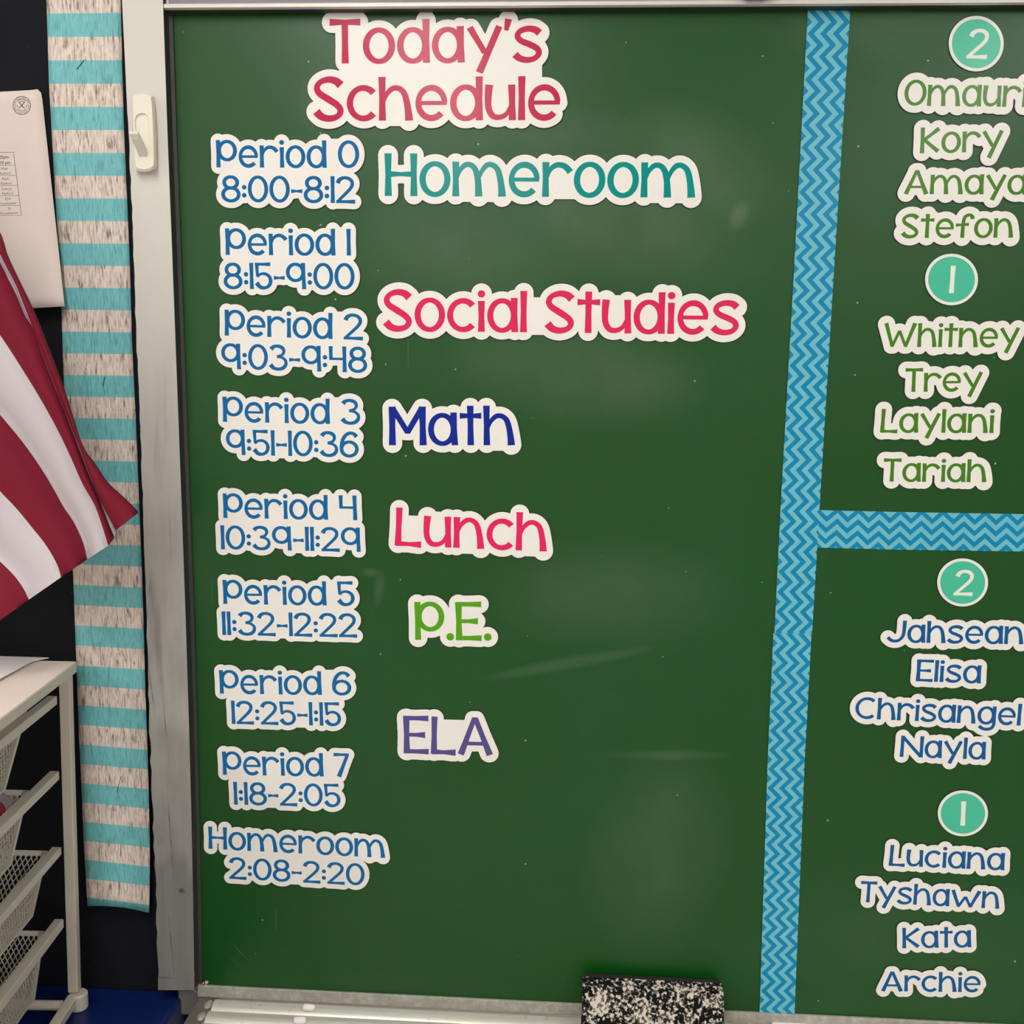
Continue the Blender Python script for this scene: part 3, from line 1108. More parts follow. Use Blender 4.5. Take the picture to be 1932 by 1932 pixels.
def sticker(kind, label, cat, group, lines, margin_px, part_names=None, fills=()):
    """lines: (text, x0, y0, x1, y1, cap, ink); fills: (line, u0, u1, v0, v1) with u as a fraction of the line"""
    segs, boxes, inks, maps = [], [], [], []
    for (text, x0, y0, x1, y1, cap, ink) in lines:
        strokes, tw, ext = layout(text)
        A, e, nrm, L, h_ = line_map(x0, y0, x1, y1, cap)
        sx = L / tw

        def to(p, A=A, e=e, nrm=nrm, sx=sx, h_=h_):
            w_ = A + e * (p[0] * sx) + nrm * (p[1] * h_)
            return (w_.x, w_.z)
        maps.append((A, e, nrm, L, h_))
        mbs = {}
        for pts, ws, closed, lift, word in strokes:
            mb = mbs.setdefault(0 if part_names else word, MB())
            l_, r_ = strip(pts, ws, closed)
            yy_ = YI - lift * .00003
            for k in range(len(pts) - 1):
                a, b, c, d = to(l_[k]), to(r_[k]), to(r_[k + 1]), to(l_[k + 1])
                mb.quad((a[0], yy_, a[1]), (b[0], yy_, b[1]), (c[0], yy_, c[1]), (d[0], yy_, d[1]))
            for k in range(len(pts) - 1):
                hw = (ws[k] + ws[k + 1]) / 4
                # keep round capsules inside the flat stroke ends
                a, b = np.array(pts[k]), np.array(pts[k + 1])
                if not closed and k == 0:
                    a = a + (b - a) / np.linalg.norm(b - a) * min(hw * .6, np.linalg.norm(b - a) * .9)
                if not closed and k == len(pts) - 2:
                    b = b - (b - a) / np.linalg.norm(b - a) * min(hw * .6, np.linalg.norm(b - a) * .9)
                segs.append((to(a), to(b), hw * h_ * .92))
        inks += [(mb, ink) for mb in mbs.values()]
        for k in range(len(ext) - 1):        # bridge the gap of a word space
            if ext[k + 1][0] - ext[k][1] > .2:
                lo_, hi_ = (-.1, 1.06) if part_names else (-.06, .85)
                q4 = [(ext[k][1] - .05, lo_), (ext[k + 1][0] + .05, lo_), (ext[k + 1][0] + .05, hi_), (ext[k][1] - .05, hi_)]
                boxes.append([to(p) for p in q4])
        if kind != 'name_tag':
            mv = margin_px / cap
            for k, ch in enumerate(text.replace(' ', '')):
                x_ = ext[k][0]
                bxs = {'n': (.07, .66, -.9 * mv, .5), 'h': (.07, .66, -.9 * mv, .5), 'm': (.07, 1.13, -.9 * mv, .5), 'u': (.07, .60, .3, .8 + .8 * mv),
                       'r': (.07, .80, -.35 * mv, .5), '-': (-.12, .54, -.5 * mv, .4)}.get(ch)
                if ch == '-' and text in ('8:00-8:12', '8:15-q:00', 'q:03-q:48'):
                    bxs = None
                if bxs and not (ch == 'r' and k == len(ext) - 1):
                    a_, b_, c_, d_ = bxs
                    boxes.append([to(p) for p in ((x_ + a_, c_), (x_ + b_, c_), (x_ + b_, d_), (x_ + a_, d_))])
    for (li, u0, u1, v0, v1) in fills:
        A, e, nrm, L, h_ = maps[li]
        bx_ = []
        for u, v in ((u0, v0), (u1, v0), (u1, v1), (u0, v1)):
            w_ = A + e * (u * L) + nrm * (v * h_)
            bx_.append((w_.x, w_.z))
        boxes.append(bx_)
    mg = margin_px * D / F + .0008
    # boxes are given without margin growth
    loops = contour(segs, boxes, mg)
    P0 = maps[0][0] + maps[0][1] * maps[0][3] * .5
    org = Vector((P0.x, YP, P0.z))
    mb = MB()
    for lp in loops:
        sheet_mesh(mb, lp, YP, -.0005)
    o = mb.build(kind, M['card'], origin=org, weld=False, recalc=False)
    tag(o, label, cat, group)
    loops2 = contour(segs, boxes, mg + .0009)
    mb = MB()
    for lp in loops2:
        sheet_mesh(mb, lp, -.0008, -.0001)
    mb.build('shadow_rim', M['card_shadow_rim'], o, weld=False, recalc=False)  # slightly larger dark sheet drawn as the card's shadow outline
    for k, (mb, ink) in enumerate(inks):
        nm = (part_names or ['lettering'])[min(k, len(part_names or [1]) - 1)]
        c = mb.build(nm, M['ink_' + ink], o, weld=False, recalc=False)
        for p in c.data.polygons:
            pass
    return o


# title
sticker('title_sign', "largest two-line cutout in crimson letters at the top of the chalkboard, today's schedule", 'sign', None,
        [("Today's", 623, 120, 1023, 116.7, 82.7, 'crimson'), ("Schedule", 591.7, 228, 1057.6, 226.6, 82.7, 'crimson')], 11.5,
        fills=((0, .042, 1.0, -.5, .3), (0, .3, .95, 0, .6)))
# period cards
PER = [
    ('zero', ("Period 0", 408.6, 315.8, 677.6, 317, 51.7), ("8:00-8:12", 418, 381.1, 670.2, 383.4, 50.5)),
    ('one', ("Period 1", 426, 481, 662, 482.2, 50.2), ("8:15-9:00", 422.7, 545.1, 669, 546.3, 49.7)),
    ('two', ("Period 2", 424.2, 633, 684.8, 641.5, 49), ("9:03-9:48", 418, 695.9, 692.5, 703.4, 48.5)),
    ('three', ("Period 3", 421, 795.8, 680.1, 801.2, 47.7), ("9:51-10:36", 427.2, 857.9, 676.9, 862.9, 48)),
    ('four', ("Period 4", 421.7, 977.1, 674.4, 981.6, 46.5), ("10:39-11:29", 417.3, 1036.3, 680.6, 1041.2, 45.5)),
    ('five', ("Period 5", 421.7, 1139.4, 669.4, 1143.1, 45.5), ("11:32-12:22", 419.8, 1198, 673.9, 1202.4, 44.7)),
    ('six', ("Period 6", 415.3, 1308.6, 663.2, 1311.8, 44.5), ("12:25-1:15", 437.6, 1365.7, 643.9, 1369.7, 44)),
    ('seven', ("Period 7", 421, 1461.6, 660.2, 1465.8, 44), ("1:18-2:05", 442, 1518, 642.9, 1522.5, 43)),
]
for nm, a, b in PER:
    t2 = b[0].replace('9', 'q')
    sticker('period_card', 'white cutout card with blue lettering reading period %s and %s' % (nm, b[0]), 'card', 'blue period cards in the left column',
            [a + ('blue',), (t2,) + b[1:] + ('blue',)], 9.2, ['heading_lettering', 'time_lettering'], fills=((1, .12, .88, .5, 1.3),))
sticker('period_card', 'lowest white cutout card of the left column, blue homeroom lettering above 2:08-2:20', 'card', 'blue period cards in the left column',
        [("Homeroom", 393.7, 1601.2, 726.6, 1618.6, 42.2, 'blue'), ("2:08-2:20", 432.9, 1657.9, 687.6, 1670.8, 41.2, 'blue')], 9.2, ['heading_lettering', 'time_lettering'],
        fills=((1, .02, .97, .6, 1.35),))
# subjects
SUB = [
    ('Homeroom', 726.1, 369.7, 1311.2, 373, 81.2, 'teal', 'wide cutout reading homeroom in large teal letters beside the period zero card', ()),
    ('Social Studies', 723, 623.9, 1394, 631.4, 78, 'rose', 'widest cutout reading social studies in red letters', ()),
    ('Math', 734.7, 840, 971, 840, 74.5, 'navy', 'cutout reading math in navy blue letters beside the period three card', ()),
    ('Lunch', 745, 1029, 1031.1, 1040.5, 72, 'pink', 'cutout reading lunch in pink-red letters beside the period four card', ((0, .02, .25, .1, .80),)),
    ('P.E.', 783.5, 1207, 927.3, 1208, 71.5, 'lime', 'small cutout reading P.E. in bright green letters', ()),
    ('ELA', 762, 1420.9, 929.7, 1424.8, 70.5, 'purple', 'small cutout reading ELA in purple letters, lowest of the subject signs', ((0, .1, .82, .1, .92), (0, .35, .62, .05, .6))),
]
for (t_, x0, y0, x1, y1, cap, ink, lab, fl) in SUB:
    sticker('subject_sign', lab, 'sign', 'coloured subject signs', [(t_, x0, y0, x1, y1, cap, ink)], 11.6, fills=fl)
# name tags
NAM = [
    ('Omauri', 1705, 199.3, 1936, 202, 49.2, 'leaf', 'topmost green name cutout, right under the upper number 2 disc'),
    ('Kory', 1735.3, 289.3, 1891.4, 286, 48.6, 'leaf', 'short green name cutout, second below the upper number 2 disc'),
    ('Amaya', 1705, 366.2, 1936, 367, 45.3, 'leaf', 'green name cutout, third below the upper number 2 disc'),
    ('Stefon', 1699.3, 449, 1910.8, 448.5, 45.3, 'leaf', 'green name cutout directly above the upper number 1 disc'),
    ('Whitney', 1666.7, 654.6, 1921.9, 655.4, 45, 'leaf', 'wide green name cutout directly below the upper number 1 disc'),
    ('Trey', 1706.8, 739.5, 1852.6, 738, 44, 'leaf', 'shortest green name cutout, second below the upper number 1 disc'),
    ('Laylani', 1660.3, 815.9, 1874.5, 817, 44.5, 'leaf', 'green name cutout, third below the upper number 1 disc'),
    ('Tariah', 1665.7, 908.5, 1860.3, 909.8, 43, 'leaf', 'lowest green name cutout, just above the level chevron tape'),
    ('Jahsean', 1672.2, 1211.7, 1930.2, 1215.6, 41.4, 'sea', 'blue name cutout right under the lower number 2 disc'),
    ('Elisa', 1727.8, 1285, 1850, 1289.4, 40.9, 'sea', 'short blue name cutout, second below the lower number 2 disc'),
    ('Chrisangel', 1612.4, 1355.4, 1925, 1369, 40.9, 'sea', 'widest blue name cutout, third below the lower number 2 disc'),
    ('Nayla', 1697.3, 1427.8, 1859, 1433, 40.1, 'sea', 'blue name cutout directly above the lower number 1 disc'),
    ('Luciana', 1676.6, 1633, 1894.5, 1642, 39.3, 'sea', 'blue name cutout directly below the lower number 1 disc'),
    ('Tyshawn', 1622.2, 1701.7, 1884.9, 1714.6, 39.3, 'sea', 'tilted blue name cutout, second below the lower number 1 disc'),
    ('Kata', 1702.4, 1789, 1832.4, 1787, 38.8, 'sea', 'short blue name cutout, third below the lower number 1 disc'),
    ('Archie', 1662.3, 1870, 1850, 1872, 37.5, 'sea', 'lowest blue name cutout, nearest the chalk tray'),
]
for (t_, x0, y0, x1, y1, cap, ink, lab) in NAM:
    sticker('name_tag', lab, 'name tag', 'name tags in the right column', [(t_, x0, y0, x1, y1, cap, ink)], 11.0 if ink == 'leaf' else 9.6)

# number discs
DISC = [
    ('2', 1842, 82.3, 51.8, 52.4, 'aqua disc with white number 2 at the upper right of the chalkboard'),
    ('1', 1795.4, 527.3, 49.8, 48.6, 'aqua disc with white number 1 between the green name cutouts'),
    ('2', 1816.3, 1099, 47.9, 45.3, 'aqua disc with white number 2 just below the level chevron tape'),
    ('1', 1816.8, 1534.7, 47.3, 43.1, 'aqua disc with white number 1 between the blue name cutouts'),
]
for (dg, cx, cy, rx, ry, lab) in DISC:
    c = at(cx, cy, YP)

    def dpts(s_, y, n=72):
        return [at(cx + rx * s_ * math.cos(t), cy - ry * s_ * math.sin(t), y) for t in np.linspace(0, 2 * math.pi, n, endpoint=False)]
    mb = MB()
    sheet_mesh(mb, [(p.x, p.z) for p in dpts(1, YP)], YP, -.0005)
    o = mb.build('number_disc', M['card'], origin=c, weld=False, recalc=False)
    tag(o, lab, 'number disc', 'aqua number discs in the right column')
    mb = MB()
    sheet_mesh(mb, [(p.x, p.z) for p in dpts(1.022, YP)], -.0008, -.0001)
    mb.build('shadow_rim', M['card_shadow_rim'], o, weld=False, recalc=False)  # same painted shadow outline around the disc
    mb = MB()
    mb.poly(list(dpts(.885, YI)))
    mb.build('disc_face', M['disc_face'], o, recalc=False)
    strokes, tw, ext = layout(dg)
    cap = 50.0 * ry / 47
    if dg == '2':
        L_ = 36 * rx / 48
        A, e, nrm, L, h_ = line_map(cx - L_ / 2, cy + cap / 2, cx + L_ / 2, cy + cap / 2 + .5, cap)
    else:
        A, e, nrm, L, h_ = line_map(cx - 5, cy + cap / 2, cx + 3.5, cy + cap / 2, cap)
    mb = MB()
    for pts, ws, closed, lift, word in strokes:
        l_, r_ = strip(pts, ws, closed)
        for k in range(len(pts) - 1):
            qd = []
            for p in (l_[k], r_[k], r_[k + 1], l_[k + 1]):
                w_ = A + e * ((p[0] + .10 * (p[1] - .0) * tw) * L / tw) + nrm * (p[1] * h_)
                qd.append((w_.x, YI - .0001 - lift * .00003, w_.z))
            mb.quad(*qd)
    mb.build('numeral', M['disc_num'], o, weld=False, recalc=False)

# ------------------------------------------------------------------ chevron tape
TAPE_L = [(1524, 20), (1498.5, 500), (1472.5, 960), (1461, 1195.5)]
TAPE_R = [(1604, 20), (1574, 500), (1546, 960), (1532, 1197)]


def tape(name, label, left, right, m, y, group):
    """left/right: pixel polylines from start to end of the run"""
    mb = MB()
    s_ = 0.0
    rows = []
    ya, yb_ = left[0][1], left[-1][1]
    n = 24
    prev = None
    for k in range(n + 1):
        t = k / n
        yl_ = left[0][1] + (left[-1][1] - left[0][1]) * t
        yr_ = right[0][1] + (right[-1][1] - right[0][1]) * t
        a, b = at(interp(left, yl_), yl_, y), at(interp(right, yr_), yr_, y)
        mid = (a + b) / 2
        if prev is not None:
            s_ += (mid - prev).length
        prev = mid
        w_ = (b - a).length
        rows.append((a, b, s_, w_))
    for r0, r1 in zip(rows, rows[1:]):
        mb.quad(r0[0], r0[1], r1[1], r1[0], ((r0[2], 0), (r0[2], r0[3]), (r1[2], r1[3]), (r1[2], 0)))
    o = mb.build(name, m, origin=(rows[n // 2][0] + rows[n // 2][1]) / 2, recalc=False)
    so = o.modifiers.new('solid', 'SOLIDIFY')
    so.thickness = .0003
    so.offset = -1
    tag(o, label, 'tape', group)
    return o


GT = 'chevron tape on the chalkboard'
tape('chevron_tape', 'long upright strip of blue chevron tape from the top rail down to a seam', TAPE_L, TAPE_R, M['chevron'], -.0009, GT)
tape('chevron_tape', 'lower upright strip of blue chevron tape ending at the chalk tray', [(1459, 1194.5), (1448, 1440), (1432.5, 1925)], [(1531, 1196), (1518, 1440), (1498.5, 1925)], M['chevron'], -.0013, GT)
# level strip: run from left to right
mb = MB()
pts_t = [(1546, 962.5), (1700, 966), (1932, 970), (2080, 972)]
pts_b = [(1541, 1033), (1700, 1037), (1932, 1040.5), (2080, 1043)]
s_ = 0
prev = None
rows = []
for k in range(25):
    t = k / 24
    x = 1545 + 525 * t
    yt_ = np.interp(x, [p[0] for p in pts_t], [p[1] for p in pts_t])
    yb_ = np.interp(x, [p[0] for p in pts_b], [p[1] for p in pts_b])
    a, b = at(x, yt_, -.0006), at(x - 4.5 * (1 - t), yb_, -.0006)
    mid = (a + b) / 2
    if prev is not None:
        s_ += (mid - prev).length
    prev = mid
    rows.append((a, b, s_, (b - a).length))
for r0, r1 in zip(rows, rows[1:]):
    mb.quad(r0[0], r1[0], r1[1], r0[1], ((r0[2], 0), (r1[2], 0), (r1[2], r1[3]), (r0[2], r0[3])))
o = mb.build('chevron_tape', M['chevron_h'], origin=prev, recalc=False)
so = o.modifiers.new('solid', 'SOLIDIFY')
so.thickness = .0003
tag(o, 'level strip of blue chevron tape between the green and the blue name cutouts', 'tape', GT)

# ------------------------------------------------------------------ eraser, chalk and slip on the tray
zr = zt + .0005
ytop = -.034
zE = at(1230, 1871, ytop).z
xa, xb = at(1099, 1871, ytop).x, at(1366, 1874, ytop).x
yb0 = ytop - .030
er = empty('eraser', ((xa + xb) / 2, -.05, zr))
tag(er, 'black felt chalkboard eraser speckled with chalk, leaning on the tray', 'eraser')
a0 = Vector((xa, ytop, zE))
a1 = Vector((xa - .0012, yb0, zr + .001))
dn = a1 - a0
back = Vector((0, .027, .0)) + Vector((0, 0, .008))
mb = MB()
nx_, nz_ = 60, 20
rr = random.Random(9)
import mathutils
def fn(u, v, w):
    p = a0 + Vector((xb - xa, 0, 0)) * u + dn * v
    e_ = min(u, 1 - u, 1) * 60
    ro = .003 * max(0, 1 - min(u * 55, (1 - u) * 55, v * 16, (1 - v) * 16, 1)) ** 2
    nzv = mathutils.noise.noise(Vector((p.x * 260, p.z * 260, 1.7))) * .0010
    return p + Vector((0, 1, .3)) * ro + Vector((nzv * .6, -abs(nzv) * .8, nzv * .6))
for i in range(nx_):
    for j in range(nz_):
        mb.quad(fn(i / nx_, j / nz_, 0), fn((i + 1) / nx_, j / nz_, 0), fn((i + 1) / nx_, (j + 1) / nz_, 0), fn(i / nx_, (j + 1) / nz_, 0))
ed = [fn(i / nx_, 0, 0) for i in range(nx_ + 1)] + [fn(1, j / nz_, 0) for j in range(1, nz_ + 1)] + [fn(i / nx_, 1, 0) for i in range(nx_ - 1, -1, -1)] + [fn(0, j / nz_, 0) for j in range(nz_ - 1, 0, -1)]
hb = back * .55
for k in range(len(ed)):
    k2 = (k + 1) % len(ed)
    mb.quad(ed[k], ed[k2], ed[k2] + hb, ed[k] + hb)
mb.build('felt_pad', M['felt'], er, smooth=True)
mb = MB()
ins = .0015
o_ = a0 + hb + Vector((ins, 0, 0)) + dn * .03
mb.obox(o_, Vector((xb - xa - 2 * ins, 0, 0)), dn * .94, back * .45)
mb.build('handle_back', M['wood_dark'], er, bevel=.002)

mb = MB()
for (nm, px, py, r_) in (('a', 583, 1901, .0048), ('b', 566, 1925, .005)):
    c = atz(px, py, zt + .003)
    mb = MB()
    mb.tube([c + Vector((-.0085, 0, 0)), c + Vector((-.006, .0, 0)), c + Vector((.006, .0, 0)), c + Vector((.0085, 0, 0))], [.0022, r_, r_ * .95, .0022], 12)
    tag(mb.build('chalk_stub', M['sheet'], origin=c, smooth=True),
        'stub of white chalk on the %s ridge of the tray' % ('uppermost' if nm == 'a' else 'second'), 'chalk', 'chalk stubs on the tray')
mb = MB()
P_ = [atz(1456, 1926, zr + .002), atz(1560, 1926.5, zr + .002), atz(1660, 1933, zr + .002), atz(1660, 1975, zr + .002), atz(1470, 1975, zr + .002)]
mb.extrude(P_, (0, 0, -.0012))
tag(mb.build('paper_slip', M['sheet'], origin=P_[0]), 'white paper slip lying on the tray under the upright chevron tape', 'paper')

# ------------------------------------------------------------------ notice on the wall
nt_o = at(20, 380, 0)
Yn0, Yn1 = .009, -.006


def npx(px, py, lift=0.0):
    t = (py - 168) / 415
    return at(px, py, Yn0 + (Yn1 - Yn0) * t * t - lift)


mb = MB()
TR, BRc, BLc, TL = (78, 169), (122, 578), (-190, 596), (-235, 186)
ny_, nx_ = 20, 14
gp = []
for j in range(ny_ + 1):
    v = j / ny_
    row = []
    for i in range(nx_ + 1):
        u = i / nx_
        tx = TL[0] + (TR[0] - TL[0]) * u
        ty = TL[1] + (TR[1] - TL[1]) * u
        bx = BLc[0] + (BRc[0] - BLc[0]) * u
        by = BLc[1] + (BRc[1] - BLc[1]) * u
        px, py = tx + (bx - tx) * v, ty + (by - ty) * v
        if i == nx_ and j == 0:
            px, py = 71, 168.5
        row.append(npx(px, py))
    gp.append(row)
for j in range(ny_):
    for i in range(nx_):
        mb.quad(gp[j][i], gp[j][i + 1], gp[j + 1][i + 1], gp[j + 1][i])
i_ = nx_
mb.poly([gp[0][nx_], npx(77.5, 175), gp[1][nx_]])
no = mb.build('notice_sheet', M['notice'], origin=nt_o, smooth=True)
so = no.modifiers.new('solid', 'SOLIDIFY')
so.thickness = .0003
so.offset = -1
tag(no, 'tilted white printed sheet with a round seal and a class table on the black wall', 'paper')


def nz_pt(zx, zy):
    return npx(zx / 7.43, 160 + zy / 7.43, .00035)


mb = MB()


def nstroke(pts, w):
    L_, R_ = strip(pts, [w] * len(pts), False)
    for k in range(len(pts) - 1):
        mb.quad(nz_pt(*L_[k]), nz_pt(*R_[k]), nz_pt(*R_[k + 1]), nz_pt(*L_[k + 1]))


cx, cy = 306, 290
nstroke(el(cx, cy, 122, 128, 0, 360, 60), 9)
nstroke(el(cx, cy, 92, 98, 0, 360, 50), 5)
for k in range(40):
    a = k / 40 * 2 * math.pi
    if k % 5 == 4:
        continue
    nstroke([(cx + 101 * math.cos(a), cy + 107 * math.sin(a)), (cx + 113 * math.cos(a + .04), cy + 119 * math.sin(a + .04))], 8)
nstroke([(cx - 42, cy - 52), (cx, cy), (cx + 40, cy + 42)], 13)
nstroke([(cx + 42, cy - 54), (cx, cy), (cx - 40, cy + 40)], 13)
nstroke(el(cx, cy - 38, 28, 24, 200, 340, 12), 8)
nstroke([(cx - 60, cy - 62), (cx - 25, cy - 84), (cx + 28, cy - 84), (cx + 62, cy - 60)], 8)
nstroke([(cx - 62, cy + 52), (cx - 20, cy + 74), (cx + 22, cy + 74), (cx + 60, cy + 52)], 8)
nstroke([(cx - 70, cy - 10), (cx - 58, cy + 30)], 8)
nstroke([(cx + 70, cy - 10), (cx + 58, cy + 30)], 8)
mb.build('seal_print', M['toner'], no, recalc=False)
mb = MB()
xr = lambda y: 188 + (y - 945) * (300 - 188) / (1828 - 945)
nstroke([(188, 945), (300, 1828)], 6)
for k, y in enumerate((945, 1128, 1268, 1410, 1552, 1690, 1828)):
    nstroke([(-700, y + 12), (xr(y), y)], 5 if k else 6)
nstroke([(-330, 955), (-220, 1838)], 5)
mb.build('table_lines', M['toner'], no, recalc=False)


def ntext(rows):
    mb = MB()
    for (txt, xc, yb_, hgt, bold) in rows:
        cu = bpy.data.curves.new('t', 'FONT')
        cu.body = txt
        cu.align_x = 'CENTER'
        cu.size = 1.0
        cu.resolution_u = 3
        if bold:
            cu.offset = .018
        ob = bpy.data.objects.new('t', cu)
        me = ob.to_mesh()
        vs = [v.co.copy() for v in me.vertices]
        for p in me.polygons:
            mb.poly([nz_pt(xc + vs[i].x * hgt * .86, yb_ - vs[i].y * hgt - vs[i].x * hgt * .03) for i in p.vertices])
        ob.to_mesh_clear()
        bpy.data.objects.remove(ob)
        bpy.data.curves.remove(cu)
    return mb


rows = [('2:25pm-', 40, 1035, 66, True), ('3:10 pm', 50, 1115, 66, True), ('Math', 62, 1195, 56, False), ('Rayford', 72, 1258, 56, False), ('Math', 75, 1336, 56, False),
        ('Rayford', 85, 1400, 56, False), ('Science', 94, 1476, 56, False), ('Rayford', 104, 1540, 56, False), ('ELA', 110, 1615, 56, False), ('Kreutheimer', 110, 1680, 56, False),
        ('SS', 130, 1755, 56, False), ('Kreutheimer', 130, 1815, 56, False)]
ntext(rows).build('printed_text', M['toner'], no, recalc=False, weld=False)

# ------------------------------------------------------------------ blue cabinet
zBlue = at(225, 1862.5, .012).z
xR_ = atz(347, 1872, zBlue).x
mb = MB()
xbl = at(-420, 1880, 0).x
mb.box((xbl, -.46, .02), (xR_, .0115, zBlue))
cab = mb.build('cabinet_body', M['bluetop'], None, origin=((xbl + xR_) / 2, -.2, 0), bevel=.006)
cab.name = 'blue_cabinet'
ORG['blue_cabinet'] = ORG['cabinet_body'] if 'cabinet_body' in ORG else Vector((0, 0, 0))
tag(cab, 'low blue painted cabinet against the wall, left of the chalk tray', 'cabinet')
for sx_ in (xbl + .03, xR_ - .06):
    for sy_ in (-.43, -.04):
        mb = MB()
        mb.box((sx_, sy_, 0), (sx_ + .03, sy_ + .03, .0195))
        mb.build('foot', M['rubber'], cab)
mb = MB()
mb.box((xbl + .02, -.468, .06), (xR_ - .02, -.4605, zBlue - .05))
mb.build('door', M['bluetop'], cab, bevel=.003)

# ------------------------------------------------------------------ drawer tower standing on the cabinet
U = -ray(925, 662).normalized()                       # towards the viewer, along the runners
foot = atz(143, 1911, zBlue)
pb = atz(139, 1884, zBlue + .016)
pwid = .0135
pt0 = at(147, 1874, pb.y)                              # lower right front edge of the rear post
pt1 = at(130.5, 1282, pb.y)
Wv = (pt1 - pt0).normalized()
Vv = Wv.cross(U).normalized()                          # sideways
if Vv.x > 0:
    Vv = -Vv


def side(px, py, v=0.0):
    """point on the right face of the tower (shifted v to the left)"""
    n_ = Vv
    d = ray(px, py)
    p0 = pt0 + Vv * v
    return CAM + d * ((p0 - CAM).dot(n_) / d.dot(n_))


tw_ = empty('drawer_tower', (pt0.x, pt0.y, zBlue))
tag(tw_, 'cream wire drawer tower with a pale board top, standing on the blue cabinet', 'drawer unit')
DEP = .40
WID = .33
# post: right face seen 9 px wide -> depth along U
pd = .012
mb = MB()


def beam(o, ax, ay, az):
    mb.obox(o, ax, ay, az)


Hp = (pt1 - pt0).length
mb = MB(); mb.obox(pt0 - U * pd * 0, -U * pd, Vv * pwid, Wv * (Hp + .012)); mb.build('rear_post', M['wire'], tw_, bevel=.0012)
mb = MB(); mb.obox(pt0 + Vv * (WID - pwid), -U * pd, Vv * pwid, Wv * (Hp + .012)); mb.build('rear_post', M['wire'], tw_, bevel=.0012)
mb = MB(); mb.obox(pt0 + U * DEP, -U * pd, Vv * pwid, Wv * (Hp + .006)); mb.build('front_post', M['wire'], tw_, bevel=.0012)
mb = MB(); mb.obox(pt0 + U * DEP + Vv * (WID - pwid), -U * pd, Vv * pwid, Wv * (Hp + .006)); mb.build('front_post', M['wire'], tw_, bevel=.0012)
# board top, from the rim seen at the right
c_up = side(144.5, 1249, -.0004)
c_lo = side(145.5, 1268, -.0004)
thick = (c_up - c_lo).length
mb = MB()
tb = c_lo
mb.obox(tb, U * (DEP + .05), Vv * (WID + .003), Wv * thick)
tp = mb.build('board_top', M['rim'], tw_, bevel=.0012)
mb = MB()
mb.obox(tb + Wv * (thick + .00005) + U * .001 + Vv * .001, U * (DEP + .048), Vv * (WID + .001), Wv * .0006)
ts = mb.build('top_surface', M['top'], tp)
# runners, mesh baskets
BARS = [  # upper right edge at the post, lower right edge at the post; basket rear edge top/bottom; rear rim
    dict(up=(105, 1315), lo=(106, 1331), rt=(27.5, 1397), rb=(10, 1487)),
    dict(up=(108.5, 1458), lo=(110, 1473), rt=(43.5, 1541), rb=(21, 1629)),
    dict(up=(113, 1601), lo=(114, 1615), rt=(75, 1661), rb=(62, 1727)),
    dict(up=(117, 1738), lo=(118.5, 1753), rt=(74.5, 1814), rb=(66, 1882)),
]


def lattice(mb, P00, P10, P11, P01, cell, w, thin):
    """diamond mesh on a bilinear patch; P00..P01 corners"""
    P00, P10, P11, P01 = map(Vector, (P00, P10, P11, P01))
    lu, lv = ((P10 - P00).length + (P11 - P01).length) / 2, ((P01 - P00).length + (P11 - P10).length) / 2
    nrm = (P10 - P00).cross(P01 - P00).normalized() * thin

    def f(a, b):
        u, v = a / lu, b / lv
        return P00 * (1 - u) * (1 - v) + P10 * u * (1 - v) + P11 * u * v + P01 * (1 - u) * v
    k = -int(lv / cell[1] * cell[0] / cell[0]) - 2
    sl = cell[1] / cell[0]
    c = -math.ceil(lv / sl / cell[0]) * cell[0]
    while c < lu:
        for sg in (1, -1):
            # line: a = c + b/sl (sg=1) ; mirrored a' = lu - a
            b0, b1 = 0.0, lv
            a_at = lambda b: c + b / sl
            if a_at(b0) < 0:
                b0 = -c * sl
            if a_at(b1) > lu:
                b1 = (lu - c) * sl
            if b1 - b0 > .001:
                hw = w / 2 * math.hypot(1, 1 / sl)
                pts_ = []
                for b in (b0, b1):
                    a = a_at(b)
                    aL, aR = max(0, a - hw), min(lu, a + hw)
                    if sg < 0:
                        aL, aR = lu - aL, lu - aR
                    pts_.append((f(aL, b), f(aR, b)))
                (p, q_), (r_, s2) = pts_
                mb.quad(p, q_, s2, r_)
        c += cell[0]


